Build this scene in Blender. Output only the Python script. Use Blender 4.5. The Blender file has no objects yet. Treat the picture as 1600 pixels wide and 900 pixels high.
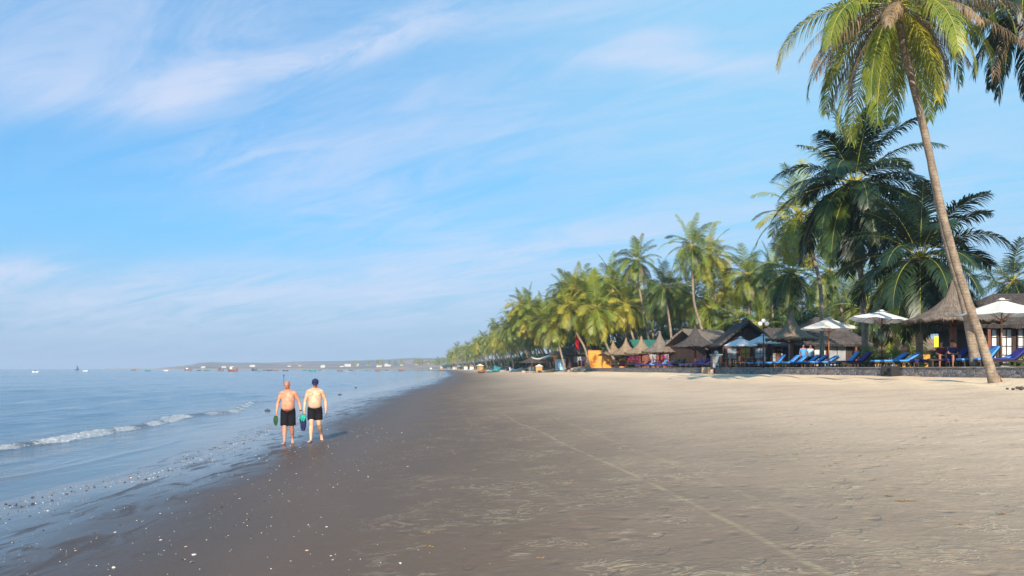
import bpy, bmesh, math, random
import numpy as np
from mathutils import Vector, Matrix, noise as mnoise
random.seed(7)
R = math.radians
SC = bpy.context.scene
COL = SC.collection
F = 1244.0; CX = 800.0; HY = 576.0; CAMZ = 2.05      # focal length in photo pixels, horizon row, eye height

# ------------------------------------------------------------------ camera, light, sky, exposure
cam_d = bpy.data.cameras.new('camera'); cam = bpy.data.objects.new('camera', cam_d); COL.objects.link(cam)
cam.location = (0, 0, CAMZ); cam.rotation_euler = (R(90), 0, 0)
cam_d.lens = 36*F/1600; cam_d.sensor_width = 36; cam_d.shift_y = (HY-450)/1600
cam_d.clip_start = 0.1; cam_d.clip_end = 40000
SC.camera = cam
SUN_EL, SUN_AZ = 26.0, 182.0                          # azimuth measured clockwise from +y (view direction)
sd = bpy.data.lights.new('sun', 'SUN'); sun = bpy.data.objects.new('sun', sd); COL.objects.link(sun)
sd.energy = 4.9; sd.angle = R(0.5); sd.color = (1.0, 0.86, 0.68)
_s = Vector((math.sin(R(SUN_AZ))*math.cos(R(SUN_EL)), math.cos(R(SUN_AZ))*math.cos(R(SUN_EL)), math.sin(R(SUN_EL))))
sun.rotation_euler = _s.to_track_quat('Z', 'Y').to_euler(); sun.location = _s*60
SC.view_settings.view_transform = 'Standard'; SC.view_settings.look = 'None'
SC.view_settings.gamma = 1; SC.view_settings.use_curve_mapping = False
SC.view_settings.exposure = 0.6
SKY_STRENGTH = 0.13
def T(r, g, b):                                        # sky radiance that photographs as this sRGB colour
    k = 2**SC.view_settings.exposure*SKY_STRENGTH
    return tuple((c/255/12.92 if c < 10 else ((c/255+.055)/1.055)**2.4)/k for c in (r, g, b))

class NB:
    """small node builder"""
    def __init__(s, nt): s.nt = nt; s.n = nt.nodes; s.l = nt.links
    def node(s, t, **kw):
        n = s.n.new(t)
        for k, v in kw.items(): setattr(n, k, v)
        return n
    def put(s, sock, v):
        if hasattr(v, 'is_linked') or isinstance(v, bpy.types.NodeSocket): s.l.new(v, sock)
        elif v is not None:
            try: sock.default_value = v
            except Exception: sock.default_value = (v, v, v)
    def m(s, op, a, b=None, c=None, clamp=False):
        n = s.node('ShaderNodeMath', operation=op, use_clamp=clamp)
        s.put(n.inputs[0], a)
        if b is not None: s.put(n.inputs[1], b)
        if c is not None: s.put(n.inputs[2], c)
        return n.outputs[0]
    def noise(s, vec, scale, detail=4, rough=.55, dist=0.0):
        n = s.node('ShaderNodeTexNoise'); s.put(n.inputs['Vector'], vec)
        n.inputs['Scale'].default_value = scale; n.inputs['Detail'].default_value = detail
        n.inputs['Roughness'].default_value = rough; n.inputs['Distortion'].default_value = dist
        return n.outputs['Fac']
    def voro(s, vec, scale, feature='F1', out='Distance', rnd=1.0):
        n = s.node('ShaderNodeTexVoronoi', feature=feature); s.put(n.inputs['Vector'], vec)
        n.inputs['Scale'].default_value = scale; n.inputs['Randomness'].default_value = rnd
        return n.outputs[out]
    def ramp(s, f, a, b, lo=0.0, hi=1.0, smooth=True):
        n = s.node('ShaderNodeMapRange'); n.interpolation_type = 'SMOOTHSTEP' if smooth else 'LINEAR'
        s.put(n.inputs['Value'], f); n.inputs['From Min'].default_value = a; n.inputs['From Max'].default_value = b
        n.inputs['To Min'].default_value = lo; n.inputs['To Max'].default_value = hi
        return n.outputs[0]
    def mix(s, f, a, b, mode='MIX'):
        n = s.node('ShaderNodeMix', data_type='RGBA', blend_type=mode); n.clamp_factor = True
        s.put(n.inputs[0], f)
        for i, v in ((6, a), (7, b)):
            if isinstance(v, tuple): n.inputs[i].default_value = (*v[:3], 1)
            else: s.l.new(v, n.inputs[i])
        return n.outputs[2]
    def scl(s, vec, x, y, z, loc=(0, 0, 0)):
        n = s.node('ShaderNodeMapping'); s.put(n.inputs['Vector'], vec)
        n.inputs['Scale'].default_value = (x, y, z); n.inputs['Location'].default_value = loc
        return n.outputs[0]

def build_world():
    w = bpy.data.worlds.new('World'); SC.world = w; w.use_nodes = True
    nt = w.node_tree; nt.nodes.clear(); b = NB(nt)
    out = b.node('ShaderNodeOutputWorld'); bg = b.node('ShaderNodeBackground')
    sky = b.node('ShaderNodeTexSky', sky_type='NISHITA'); sky.sun_disc = False
    sky.sun_elevation = R(SUN_EL); sky.sun_rotation = R(SUN_AZ); sky.altitude = 0
    sky.air_density = 1.0; sky.dust_density = 0.8; sky.ozone_density = 2.0
    tc = b.node('ShaderNodeTexCoord'); g = tc.outputs['Generated']
    sep = b.node('ShaderNodeSeparateXYZ'); b.l.new(g, sep.inputs[0]); x, y, z = sep.outputs
    az = b.m('MULTIPLY', b.m('ARCTAN2', x, y), 57.2958)
    el = b.m('MULTIPLY', b.m('ARCSINE', z), 57.2958)
    # wispy noise on a cloud sheet above the ground, streaked towards the upper right
    zz = b.m('MAXIMUM', b.m('ADD', z, 0.12), 0.03)
    cv = b.node('ShaderNodeCombineXYZ'); b.l.new(b.m('DIVIDE', x, zz), cv.inputs[0]); b.l.new(b.m('DIVIDE', y, zz), cv.inputs[1])
    rot = b.node('ShaderNodeMapping'); b.l.new(cv.outputs[0], rot.inputs[0]); rot.inputs['Rotation'].default_value = (0, 0, R(-55))
    p = rot.outputs[0]
    n1 = b.noise(b.scl(p, 1.0, .38, 1), 2.1, 7, .62, .6)
    n2 = b.noise(b.scl(p, 1.0, .28, 1, (3.3, 1.2, 0)), 4.2, 8, .68, 1.1)
    wob = b.m('MULTIPLY', b.m('SUBTRACT', b.noise(g, 5.0, 3), .5), 9.0)
    def blob(a0, e0, sa, se, ang, amp, wisp=1.0):
        da = b.m('SUBTRACT', b.m('ADD', az, wob), a0); de = b.m('SUBTRACT', el, e0)
        c, s_ = math.cos(R(ang)), math.sin(R(ang))
        u = b.m('ADD', b.m('MULTIPLY', da, c/sa), b.m('MULTIPLY', de, s_/sa))
        v = b.m('ADD', b.m('MULTIPLY', da, -s_/se), b.m('MULTIPLY', de, c/se))
        gsn = b.m('EXPONENT', b.m('MULTIPLY', b.m('ADD', b.m('MULTIPLY', u, u), b.m('MULTIPLY', v, v)), -1.0))
        return b.m('MULTIPLY', gsn, amp)
    def at(px, py):
        dx = (px-CX)/F; dz = (HY-py)/F
        return math.degrees(math.atan(dx)), math.degrees(math.atan(dz/math.sqrt(1+dx*dx)))
    cl = None
    for (px, py, sa, se, ang, amp) in [(400, 105, 8.5, .95, 19, 1.15), (640, 40, 9, 1.1, 15, .85), (230, 150, 3.5, .9, 16, .7), (900, 15, 10, 1.2, 6, .4),
                                       (120, 20, 16, 6.0, 8, .38), (40, 130, 7, 1.6, 5, .42), (330, 30, 10, 3, 10, .25), (520, 290, 9, 4.0, -4, .36), (620, 330, 5, 1.5, -8, .2),
                                       (400, 235, 5, 1.2, 6, .30), (700, 190, 14, 4.0, 5, .34), (1090, 100, 5, .7, -5, .75), (1000, 85, 5, .6, -2, .45), (1050, 58, 4, .6, -2, .55), (1300, 250, 20, 12, 0, .30),
                                       (15, 425, 3, .7, 5, .75), (330, 455, 20, 1.8, 1, .62), (760, 405, 13, 1.7, 8, .72), (1000, 380, 10, 1.2, 6, .4),
                                       (100, 490, 16, 2.0, 0, .45), (900, 480, 18, 2.6, 0, .28), (1500, 330, 9, 2.5, 0, .2)]:
        a0, e0 = at(px, py); v = blob(a0, e0, sa, se, ang, amp)
        cl = v if cl is None else b.m('ADD', cl, v)
    tex = b.ramp(n1, .30, .72); tex2 = b.ramp(n2, .36, .68)
    tx = b.m('ADD', b.m('MULTIPLY', tex, .55), b.m('MULTIPLY', tex2, .85))
    cov = b.m('MULTIPLY', cl, b.m('ADD', .06, b.m('MULTIPLY', tx, 1.0)))
    cov = b.m('ADD', cov, b.m('MULTIPLY', b.ramp(n1, .5, .8), .10))
    cov = b.m('MULTIPLY', b.m('SUBTRACT', 1.0, b.m('EXPONENT', b.m('MULTIPLY', cov, -1.35))), .95)
    base = b.mix(1.0, sky.outputs[0], (0.40, 0.70, .86), 'MULTIPLY')
    base = b.mix(.5, base, T(112, 192, 250))
    base = b.mix(b.ramp(el, 0.0, 11.0, .85, 0.0), base, T(165, 190, 219))     # dust veil low over the sea
    base = b.mix(b.ramp(az, -20, 18, 0, .75), base, b.mix(b.ramp(el, 0, 11), T(174, 202, 226), T(150, 219, 255)))
    col = b.mix(cov, base, T(216, 227, 251))
    b.l.new(col, bg.inputs[0]); bg.inputs[1].default_value = SKY_STRENGTH
    b.l.new(bg.outputs[0], out.inputs[0])
build_world()

# ------------------------------------------------------------------ helpers
def tag(o, label=None, cat=None, group=None, kind=None):
    if label: o['label'] = label
    if cat: o['category'] = cat
    if group: o['group'] = group
    if kind: o['kind'] = kind
    return o
def empty(name, loc=(0, 0, 0), rz=0.0, label=None, cat=None, group=None):
    o = bpy.data.objects.new(name, None); COL.objects.link(o); o.location = loc; o.rotation_euler = (0, 0, rz)
    o.empty_display_size = .2
    return tag(o, label, cat, group)
def link(name, me, parent=None, loc=None):
    o = bpy.data.objects.new(name, me); COL.objects.link(o)
    if parent is not None: o.parent = parent
    if loc is not None: o.location = loc
    return o
def copy_tree(o, parent=None):
    c = o.copy(); COL.objects.link(c)
    if parent is not None: c.parent = parent
    for ch in o.children: copy_tree(ch, c)
    return c
class MB:
    """collects shapes, builds one mesh"""
    def __init__(s): s.v = []; s.f = []; s.mi = []; s.sm = []
    def add(s, vs, fs, mi=0, smooth=False):
        o = len(s.v); s.v += [tuple(v) for v in vs]
        for f in fs: s.f.append(tuple(i+o for i in f)); s.mi.append(mi); s.sm.append(smooth)
    def box(s, c, size, rot=None, mi=0, taper=1.0):
        hx, hy, hz = size[0]/2, size[1]/2, size[2]/2; vs = []
        for dz in (-1, 1):
            k = taper if dz > 0 else 1
            for dx, dy in ((-1, -1), (1, -1), (1, 1), (-1, 1)):
                v = Vector((dx*hx*k, dy*hy*k, dz*hz))
                if rot is not None: v = rot @ v
                vs.append(v+Vector(c))
        s.add(vs, [(3, 2, 1, 0), (4, 5, 6, 7), (0, 1, 5, 4), (1, 2, 6, 5), (2, 3, 7, 6), (3, 0, 4, 7)], mi)
    def tube(s, pts, rad, n=8, mi=0, smooth=True, cap=True, up=Vector((0, 0, 1))):
        """rad: list of r or (ra, rb); ra along the side axis, rb along the other one"""
        pts = [Vector(p) for p in pts]; vs = []; fs = []
        if not isinstance(rad, (list, tuple)): rad = [rad]*len(pts)
        side = None
        for i, p in enumerate(pts):
            d = (pts[min(i+1, len(pts)-1)]-pts[max(i-1, 0)])
            d = d.normalized() if d.length > 1e-9 else Vector((0, 0, 1))
            if side is None:
                side = d.cross(up)
                if side.length < .1: side = Vector((1, 0, 0)) - d*d.x
                side.normalize()
            else:
                side = (side - d*side.dot(d)).normalized()
            o = d.cross(side)
            ra, rb = rad[i] if isinstance(rad[i], (tuple, list)) else (rad[i], rad[i])
            for k in range(n):
                a = 2*math.pi*k/n
                vs.append(p+side*(ra*math.cos(a))+o*(rb*math.sin(a)))
        for i in range(len(pts)-1):
            for k in range(n):
                k2 = (k+1) % n
                fs.append((i*n+k, i*n+k2, (i+1)*n+k2, (i+1)*n+k))
        if cap:
            fs.append(tuple(reversed(range(n)))); fs.append(tuple((len(pts)-1)*n+k for k in range(n)))
        s.add(vs, fs, mi, smooth)
    def ell(s, c, r, n=12, m=8, rot=None, mi=0):
        vs = []; fs = []; c = Vector(c)
        for j in range(m+1):
            th = math.pi*j/m
            for k in range(n):
                a = 2*math.pi*k/n
                v = Vector((r[0]*math.sin(th)*math.cos(a), r[1]*math.sin(th)*math.sin(a), r[2]*math.cos(th)))
                if rot is not None: v = rot @ v
                vs.append(c+v)
        for j in range(m):
            for k in range(n):
                k2 = (k+1) % n
                if j == 0: fs.append((k, (j+1)*n+k, (j+1)*n+k2))
                elif j == m-1: fs.append((j*n+k, (j+1)*n+k, j*n+k2))
                else: fs.append((j*n+k, (j+1)*n+k, (j+1)*n+k2, j*n+k2))
        s.add(vs, fs, mi, True)
    def mesh(s, name, mats):
        me = bpy.data.meshes.new(name); me.from_pydata(s.v, [], s.f)
        if not isinstance(mats, (list, tuple)): mats = [mats]
        for m in mats: me.materials.append(m)
        if len(s.f):
            me.polygons.foreach_set('material_index', s.mi); me.polygons.foreach_set('use_smooth', s.sm)
        me.validate(); me.update(); return me
    def build(s, name, mats, parent=None, loc=None):
        return link(name, s.mesh(name, mats), parent, loc)

def mat(name, color, rough=.8, var=0.25, vscale=3.0, bump=0.0, bscale=40.0, color2=None, spec=.3, stretch=(1, 1, 1), trans=0.0, coat=0.0, coords='Object'):
    m = bpy.data.materials.new(name); m.use_nodes = True; nt = m.node_tree; nt.nodes.clear(); b = NB(nt)
    out = b.node('ShaderNodeOutputMaterial'); p = b.node('ShaderNodeBsdfPrincipled')
    tc = b.node('ShaderNodeTexCoord'); v = b.scl(tc.outputs[coords], *stretch)
    f = b.ramp(b.noise(v, vscale, 5, .6), .3, .7)
    c2 = color2 if color2 else tuple(min(1, c*(1-var)) for c in color)
    c1 = color if color2 else tuple(min(1, c*(1+var*.6)) for c in color)
    b.l.new(b.mix(f, c2, c1), p.inputs['Base Color'])
    p.inputs['Roughness'].default_value = rough; p.inputs['Specular IOR Level'].default_value = spec
    if coat: p.inputs['Coat Weight'].default_value = coat
    if bump:
        bn = b.node('ShaderNodeBump'); bn.inputs['Strength'].default_value = bump; bn.inputs['Distance'].default_value = .02
        b.l.new(b.noise(v, bscale, 4, .6), bn.inputs['Height']); b.l.new(bn.outputs[0], p.inputs['Normal'])
    sh = p.outputs[0]
    if trans:
        t = b.node('ShaderNodeBsdfTranslucent'); b.l.new(b.mix(f, tuple(c*1.2 for c in c2), tuple(c*1.5 for c in c1)), t.inputs[0])
        mx = b.node('ShaderNodeMixShader'); mx.inputs[0].default_value = trans
        b.l.new(sh, mx.inputs[1]); b.l.new(t.outputs[0], mx.inputs[2]); sh = mx.outputs[0]
    b.l.new(sh, out.inputs[0]); return m

M = {}
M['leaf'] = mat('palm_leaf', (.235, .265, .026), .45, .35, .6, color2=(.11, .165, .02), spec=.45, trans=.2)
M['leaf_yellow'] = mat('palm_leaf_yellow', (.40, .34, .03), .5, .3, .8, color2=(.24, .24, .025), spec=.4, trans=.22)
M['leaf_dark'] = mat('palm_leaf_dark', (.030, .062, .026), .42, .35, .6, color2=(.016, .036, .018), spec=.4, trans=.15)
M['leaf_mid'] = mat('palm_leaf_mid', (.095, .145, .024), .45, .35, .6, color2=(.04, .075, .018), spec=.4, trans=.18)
M['leaf_dry'] = mat('palm_leaf_dry', (.34, .24, .14), .8, .35, 1.5, color2=(.20, .13, .085), trans=.15)
M['leaf_grey'] = mat('palm_leaf_dead', (.24, .19, .15), .85, .35, 1.5, color2=(.14, .10, .085), trans=.12)
M['rachis'] = mat('palm_rib', (.38, .34, .06), .5, .2, 2)
M['coco'] = mat('coconut_husk', (.30, .22, .05), .5, .3, 4)
M['trunk'] = None
M['wood_dark'] = mat('dark_wood', (.045, .026, .02), .6, .4, 6, .3, 30, stretch=(1, 1, .2))
M['wood_red'] = mat('red_brown_wood', (.19, .065, .035), .5, .35, 6, .3, 30, stretch=(1, 1, .2))
M['wood_orange'] = mat('varnished_wood', (.36, .13, .05), .4, .3, 8, .2, 30, stretch=(1, 1, .2), spec=.5)
M['canvas'] = mat('umbrella_canvas', (.78, .77, .72), .85, .06, 3, .15, 60, trans=.2)
M['canvas_cool'] = mat('umbrella_canvas_new', (.76, .80, .84), .85, .06, 3, .15, 60, trans=.2)
M['blue'] = mat('light_blue_fabric', (.07, .30, .72), .8, .15, 3, .2, 60)
M['navy'] = mat('navy_fabric', (.025, .03, .20), .8, .2, 3, .2, 60)
M['plaster'] = mat('white_plaster', (.70, .68, .63), .85, .12, 2, .2, 30)
M['grey_panel'] = mat('grey_panel', (.28, .29, .31), .7, .2, 2)
M['ochre'] = mat('ochre_wall', (.50, .27, .07), .85, .2, 2, .3, 20)
M['orange'] = mat('orange_wall', (.78, .32, .06), .85, .15, 1.2, .3, 15)
M['magenta'] = mat('bougainvillea', (.42, .03, .13), .8, .4, 3, color2=(.25, .02, .10), trans=.2)
M['glass'] = mat('window_glass', (.32, .38, .42), .12, .4, 1.5, spec=.8)
M['curtain'] = mat('net_curtain', (.62, .66, .70), .8, .25, 9, stretch=(3, 3, .2))
M['teal_roof'] = mat('green_roof_sheet', (.03, .16, .12), .5, .3, 2)
M['iron'] = mat('black_iron', (.02, .02, .022), .45, .2, 5)
M['globe'] = mat('white_globe', (.85, .85, .84), .3, .03, 2, spec=.5)
M['shrub'] = mat('shrub_leaf', (.07, .13, .022), .55, .4, 2.0, color2=(.035, .075, .016), trans=.2)
M['fern'] = mat('bright_fern_leaf', (.17, .27, .035), .5, .35, 2.0, color2=(.09, .17, .03), trans=.25)
M['tree_leaf'] = mat('broad_leaf', (.06, .12, .022), .45, .4, 1.2, color2=(.028, .065, .014), spec=.4, trans=.2)
M['bark'] = mat('bark', (.16, .12, .085), .9, .35, 5, .5, 20)
M['skin_a'] = mat('tanned_skin', (.60, .30, .19), .48, .12, 9, color2=(.44, .18, .11), spec=.4)
M['skin_b'] = mat('fair_skin', (.68, .42, .28), .48, .12, 9, color2=(.54, .28, .17), spec=.4)
M['skin_c'] = mat('brown_skin', (.36, .16, .10), .5, .12, 6, spec=.35)
M['sunburn'] = mat('sunburnt_skin', (.50, .20, .12), .48, .12, 14, color2=(.38, .13, .08), spec=.4)
M['lips'] = mat('lips', (.42, .11, .08), .5, .1, 4)
M['eye'] = mat('eye_dark', (.03, .02, .02), .2, .1, 4)
M['black_cloth'] = mat('black_cloth', (.006, .0065, .011), .9, .3, 8, .3, 30)
M['navy_cloth'] = mat('navy_cloth', (.015, .02, .085), .8, .3, 8, .3, 30)
M['red_cloth'] = mat('red_cord', (.42, .03, .02), .8, .2, 8)
M['maroon'] = mat('maroon_cloth', (.10, .012, .02), .85, .3, 8, .3, 30)
M['teal_cloth'] = mat('teal_cloth', (.02, .36, .28), .8, .25, 9, .3, 30)
M['green_cloth'] = mat('dark_green_rubber', (.018, .07, .022), .6, .3, 8)
M['hair'] = mat('black_hair', (.015, .012, .010), .5, .3, 30)
M['shell_white'] = mat('shell_white', (.68, .63, .55), .45, .15, 40)
M['shell_tan'] = mat('shell_tan', (.52, .38, .26), .5, .3, 40)
M['shell_rust'] = mat('shell_rust', (.36, .12, .06), .5, .3, 40)
M['pebble'] = mat('dark_pebble', (.07, .055, .05), .4, .3, 30)
M['weed'] = mat('dry_weed', (.30, .19, .09), .9, .3, 30)
M['hull_teal'] = mat('teal_hull', (.03, .22, .26), .5, .2, 1); M['hull_brown'] = mat('brown_hull', (.22, .09, .06), .6, .3, 1)
M['hull_dark'] = mat('dark_hull', (.05, .055, .07), .6, .3, 1); M['hull_white'] = mat('white_hull', (.75, .75, .73), .5, .1, 1)
M['blue_cloth'] = mat('pale_blue_cloth', (.35, .58, .75), .85, .2, 4)
M['red_flag'] = mat('red_flag_cloth', (.60, .02, .03), .8, .2, 4, trans=.2)
M['basket'] = mat('woven_bamboo', (.20, .12, .06), .8, .4, 30, .4, 60)

def trunk_mat():
    m = bpy.data.materials.new('palm_trunk_bark'); m.use_nodes = True; nt = m.node_tree; nt.nodes.clear(); b = NB(nt)
    out = b.node('ShaderNodeOutputMaterial'); p = b.node('ShaderNodeBsdfPrincipled')
    tc = b.node('ShaderNodeTexCoord'); v = tc.outputs['Object']
    w = b.node('ShaderNodeTexWave', wave_type='BANDS', bands_direction='Z'); b.l.new(v, w.inputs[0])
    w.inputs['Scale'].default_value = 2.6; w.inputs['Distortion'].default_value = 4.5; w.inputs['Detail'].default_value = 3; w.inputs['Detail Scale'].default_value = 1.5
    n = b.noise(v, 3.0, 6, .65); n2 = b.noise(b.scl(v, 9, 9, 2), 3, 4, .7)
    c = b.mix(b.ramp(n, .3, .7), (.15, .11, .08), (.34, .27, .20))
    c = b.mix(b.ramp(w.outputs['Fac'], .0, .35, .30, 0), c, (.12, .085, .06))
    c = b.mix(b.ramp(n2, .55, .75, 0, .5), c, (.50, .45, .38))
    b.l.new(c, p.inputs['Base Color']); p.inputs['Roughness'].default_value = .85
    bn = b.node('ShaderNodeBump'); bn.inputs['Strength'].default_value = .6; bn.inputs['Distance'].default_value = .03
    b.l.new(b.m('ADD', b.m('MULTIPLY', w.outputs['Fac'], .35), b.m('MULTIPLY', n2, .9)), bn.inputs['Height']); b.l.new(bn.outputs[0], p.inputs['Normal'])
    b.l.new(p.outputs[0], out.inputs[0]); return m
M['trunk'] = trunk_mat()

def thatch_mat(name, ca, cb):
    m = bpy.data.materials.new(name); m.use_nodes = True; nt = m.node_tree; nt.nodes.clear(); b = NB(nt)
    out = b.node('ShaderNodeOutputMaterial'); p = b.node('ShaderNodeBsdfPrincipled')
    uv = b.node('ShaderNodeUVMap'); uv.uv_map = 'UVMap'; v = uv.outputs[0]
    s1 = b.noise(b.scl(v, 60, 3.0, 1), 1.0, 5, .7, .3); s2 = b.noise(b.scl(v, 9, 1.4, 1), 1.0, 4, .6)
    w = b.node('ShaderNodeTexWave', wave_type='BANDS', bands_direction='Y'); b.l.new(v, w.inputs[0]); w.inputs['Scale'].default_value = .8
    w.inputs['Distortion'].default_value = 3; w.inputs['Detail'].default_value = 3
    c = b.mix(b.ramp(s1, .35, .68), ca, cb); c = b.mix(b.ramp(s2, .35, .7, 0, .5), c, tuple(x*.55 for x in ca))
    b.l.new(c, p.inputs['Base Color']); p.inputs['Roughness'].default_value = .95; p.inputs['Specular IOR Level'].default_value = .1
    bn = b.node('ShaderNodeBump'); bn.inputs['Strength'].default_value = .8; bn.inputs['Distance'].default_value = .05
    b.l.new(b.m('ADD', b.m('MULTIPLY', w.outputs['Fac'], .6), s1), bn.inputs['Height']); b.l.new(bn.outputs[0], p.inputs['Normal'])
    b.l.new(p.outputs[0], out.inputs[0]); return m
M['thatch'] = thatch_mat('grey_thatch', (.12, .095, .08), (.33, .27, .22))
M['thatch_dark'] = thatch_mat('dark_thatch', (.05, .042, .042), (.14, .12, .115))
M['thatch_tan'] = thatch_mat('tan_thatch', (.19, .13, .085), (.42, .32, .22))

# ------------------------------------------------------------------ terrain functions
SH = np.array([(-60, -4.2), (0, -6.8), (20, -8.2), (45, -9.9), (70, -11.4), (180, -16.8), (300, -26), (500, -44), (700, -68), (900, -105), (1100, -175), (1300, -320), (1450, -520), (1560, -720), (1700, -900)], float)
VG = np.array([(-60, 33.4), (0, 25.5), (112, 10.76), (150, 7.6), (220, 1.5), (330, -10), (480, -29), (700, -56), (900, -90), (1100, -157), (1300, -300), (1450, -498), (1560, -695), (1700, -870)], float)
def xs(y):
    y = np.asarray(y, float)
    return np.interp(y, SH[:, 0], SH[:, 1]) + .22*np.sin(y*.33+1)+.12*np.sin(y*.9)+.5*np.sin(y*.055+2)*np.clip(y/60, 0, 1)
def xw(y): return np.interp(y, VG[:, 0], VG[:, 1])
def gz(x, y):
    a, w = xs(y), xw(y); d = x-a; t = d/(w-a)
    z = np.where(t < 0, d*.055, 1.65*np.clip(t, 0, 1.02))
    return z
def pt(px, Y, z=0.0): return Vector(((px-CX)/F*Y, Y, z))
def px2z(py, Y): return CAMZ+(HY-py)/F*Y
def ground_at(px, py):
    Y = 10.0
    for _ in range(40):
        z = float(gz((px-CX)/F*Y, Y)); Y = .5*Y+.5*(CAMZ-z)*F/(py-HY)
    return Vector(((px-CX)/F*Y, Y, float(gz((px-CX)/F*Y, Y))))
def wallY(px): return 25.5/((px-CX)/F+.1316)
TZ = 2.08                                              # terrace level behind the sea wall

def grid_mesh(name, X, Y, Z, mats, attrs=None):
    n, m = X.shape; me = bpy.data.meshes.new(name)
    me.vertices.add(n*m); me.vertices.foreach_set('co', np.stack([X, Y, Z], -1).reshape(-1).astype(np.float32))
    i = np.arange((n-1)*m).reshape(n-1, m)[:, :-1].reshape(-1)
    q = np.stack([i, i+1, i+m+1, i+m], -1)
    me.loops.add(q.size); me.loops.foreach_set('vertex_index', q.reshape(-1).astype(np.int32))
    me.polygons.add(len(q)); me.polygons.foreach_set('loop_start', np.arange(0, q.size, 4, dtype=np.int32))
    me.polygons.foreach_set('use_smooth', np.ones(len(q), bool))
    for k, v in (attrs or {}).items():
        a = me.attributes.new(k, 'FLOAT', 'POINT'); a.data.foreach_set('value', v.reshape(-1).astype(np.float32))
    me.materials.append(mats); me.update(calc_edges=True); me.validate(); return me

# ------------------------------------------------------------------ sand
def sand_mat():
    m = bpy.data.materials.new('beach_sand'); m.use_nodes = True; nt = m.node_tree; nt.nodes.clear(); b = NB(nt)
    out = b.node('ShaderNodeOutputMaterial'); p = b.node('ShaderNodeBsdfPrincipled')
    tc = b.node('ShaderNodeTexCoord'); v = tc.outputs['Object']
    at = b.node('ShaderNodeAttribute'); at.attribute_name = 'shore'; d0 = at.outputs['Fac']
    aw = b.node('ShaderNodeAttribute'); aw.attribute_name = 'inland'; tw = aw.outputs['Fac']
    big = b.noise(b.scl(v, .35, .16, 1), 1.0, 5, .6); med = b.noise(b.scl(v, 1.3, .8, 1), 1.0, 5, .6); fine = b.noise(v, 14, 6, .7)
    grain = b.noise(v, 160, 3, .8)
    d = b.m('ADD', d0, b.m('MULTIPLY', b.m('SUBTRACT', big, .5), 3.2)); d = b.m('ADD', d, b.m('MULTIPLY', b.m('SUBTRACT', med, .5), 1.0))
    c = b.mix(b.ramp(d, 1.8, 5.5), (.056, .037, .029), (.130, .085, .060))
    c = b.mix(b.ramp(d, 5.4, 12.0), c, (.32, .235, .168))
    c = b.mix(b.ramp(d, 9.4, 18.5), c, (.66, .485, .345))
    c = b.mix(b.ramp(b.m('ADD', tw, b.m('MULTIPLY', b.m('SUBTRACT', big, .5), .10)), .70, .90), c, (.86, .64, .43))
    # trodden, dried crusts: long soft light curls and darker damp patches
    wv = b.scl(v, .8, 1.25, 1)
    curl = b.noise(wv, 2.3, 3, .55, 2.2); ring = b.m('ABSOLUTE', b.m('SUBTRACT', curl, .53))
    ringm = b.m('MULTIPLY', b.ramp(ring, .0, .05, 1, 0), b.ramp(b.noise(v, 1.1, 3, .6), .46, .60))
    damp = b.ramp(b.noise(b.scl(v, .5, .9, 1, (5, 5, 0)), 1.0, 4, .6), .45, .7)
    dryzone = b.ramp(d, 4.5, 8.5)
    c = b.mix(b.m('MULTIPLY', b.m('MULTIPLY', ringm, dryzone), .40), c, (.62, .50, .33))
    c = b.mix(b.m('MULTIPLY', b.m('MULTIPLY', damp, dryzone), .22), c, (.15, .13, .11))
    c = b.mix(b.m('MULTIPLY', b.ramp(fine, .35, .75), .25), c, (.12, .10, .085))
    c = b.mix(b.m('MULTIPLY', b.ramp(grain, .55, .8), .16), c, (.55, .48, .40))
    # wheel tracks running down the beach
    sp = b.node('ShaderNodeSeparateXYZ'); b.l.new(v, sp.inputs[0]); x, y = sp.outputs[0], sp.outputs[1]
    wig = b.m('MULTIPLY', b.m('SUBTRACT', b.noise(b.scl(v, .2, .2, 1), 1.0, 2, .5), .5), .28)
    trk = None
    for (x0, y0, x1, y1, w_, amp) in [(2.42, 6.0, .30, 23., .04, .34), (3.05, 6.6, 1.45, 24., .06, .15), (4.6, 9., 2.9, 30., .07, .16), (6.4, 11, 3.9, 32., .06, .18), (1.0, 6., -1.4, 26., .05, .06)]:
        dx, dy = x1-x0, y1-y0; L = math.hypot(dx, dy)
        dist = b.m('ADD', b.m('ADD', b.m('MULTIPLY', x, dy/L), b.m('MULTIPLY', y, -dx/L)), -(x0*dy-y0*dx)/L)
        dist = b.m('ABSOLUTE', b.m('ADD', dist, wig))
        g = b.m('MULTIPLY', b.ramp(dist, w_*.3, w_*1.6, 1, 0), amp)
        g = b.m('MULTIPLY', g, b.ramp(y, 24, 34, 1, 0))
        trk = g if trk is None else b.m('MAXIMUM', trk, g)
    trk = b.m('MULTIPLY', trk, b.ramp(b.noise(v, 1.9, 4, .7), .38, .62, .1, 1))
    c = b.mix(b.m('MULTIPLY', trk, b.ramp(d, 4, 7)), c, (.50, .40, .235))
    b.l.new(c, p.inputs['Base Color'])
    # water film near the sea
    film = b.ramp(d, 1.2, 4.4, 1, 0)
    streak = b.noise(b.scl(v, 1.5, .42, 1, (2, 9, 0)), 1.4, 5, .62, 1.2)
    film = b.m('MULTIPLY', film, b.m('SUBTRACT', 1.0, b.m('MULTIPLY', b.ramp(streak, .50, .66), b.ramp(d0, .2, 2.2, .25, .75))))
    b.l.new(b.m('ADD', b.m('MULTIPLY', b.m('SUBTRACT', 1.0, b.m('POWER', film, 1.3)), b.ramp(d, 4, 9, .36, .62)), .12), p.inputs['Roughness'])
    b.l.new(b.ramp(film, 0, 1, .09, .42), p.inputs['Specular IOR Level'])
    # relief
    x_, y_ = x, y
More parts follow.
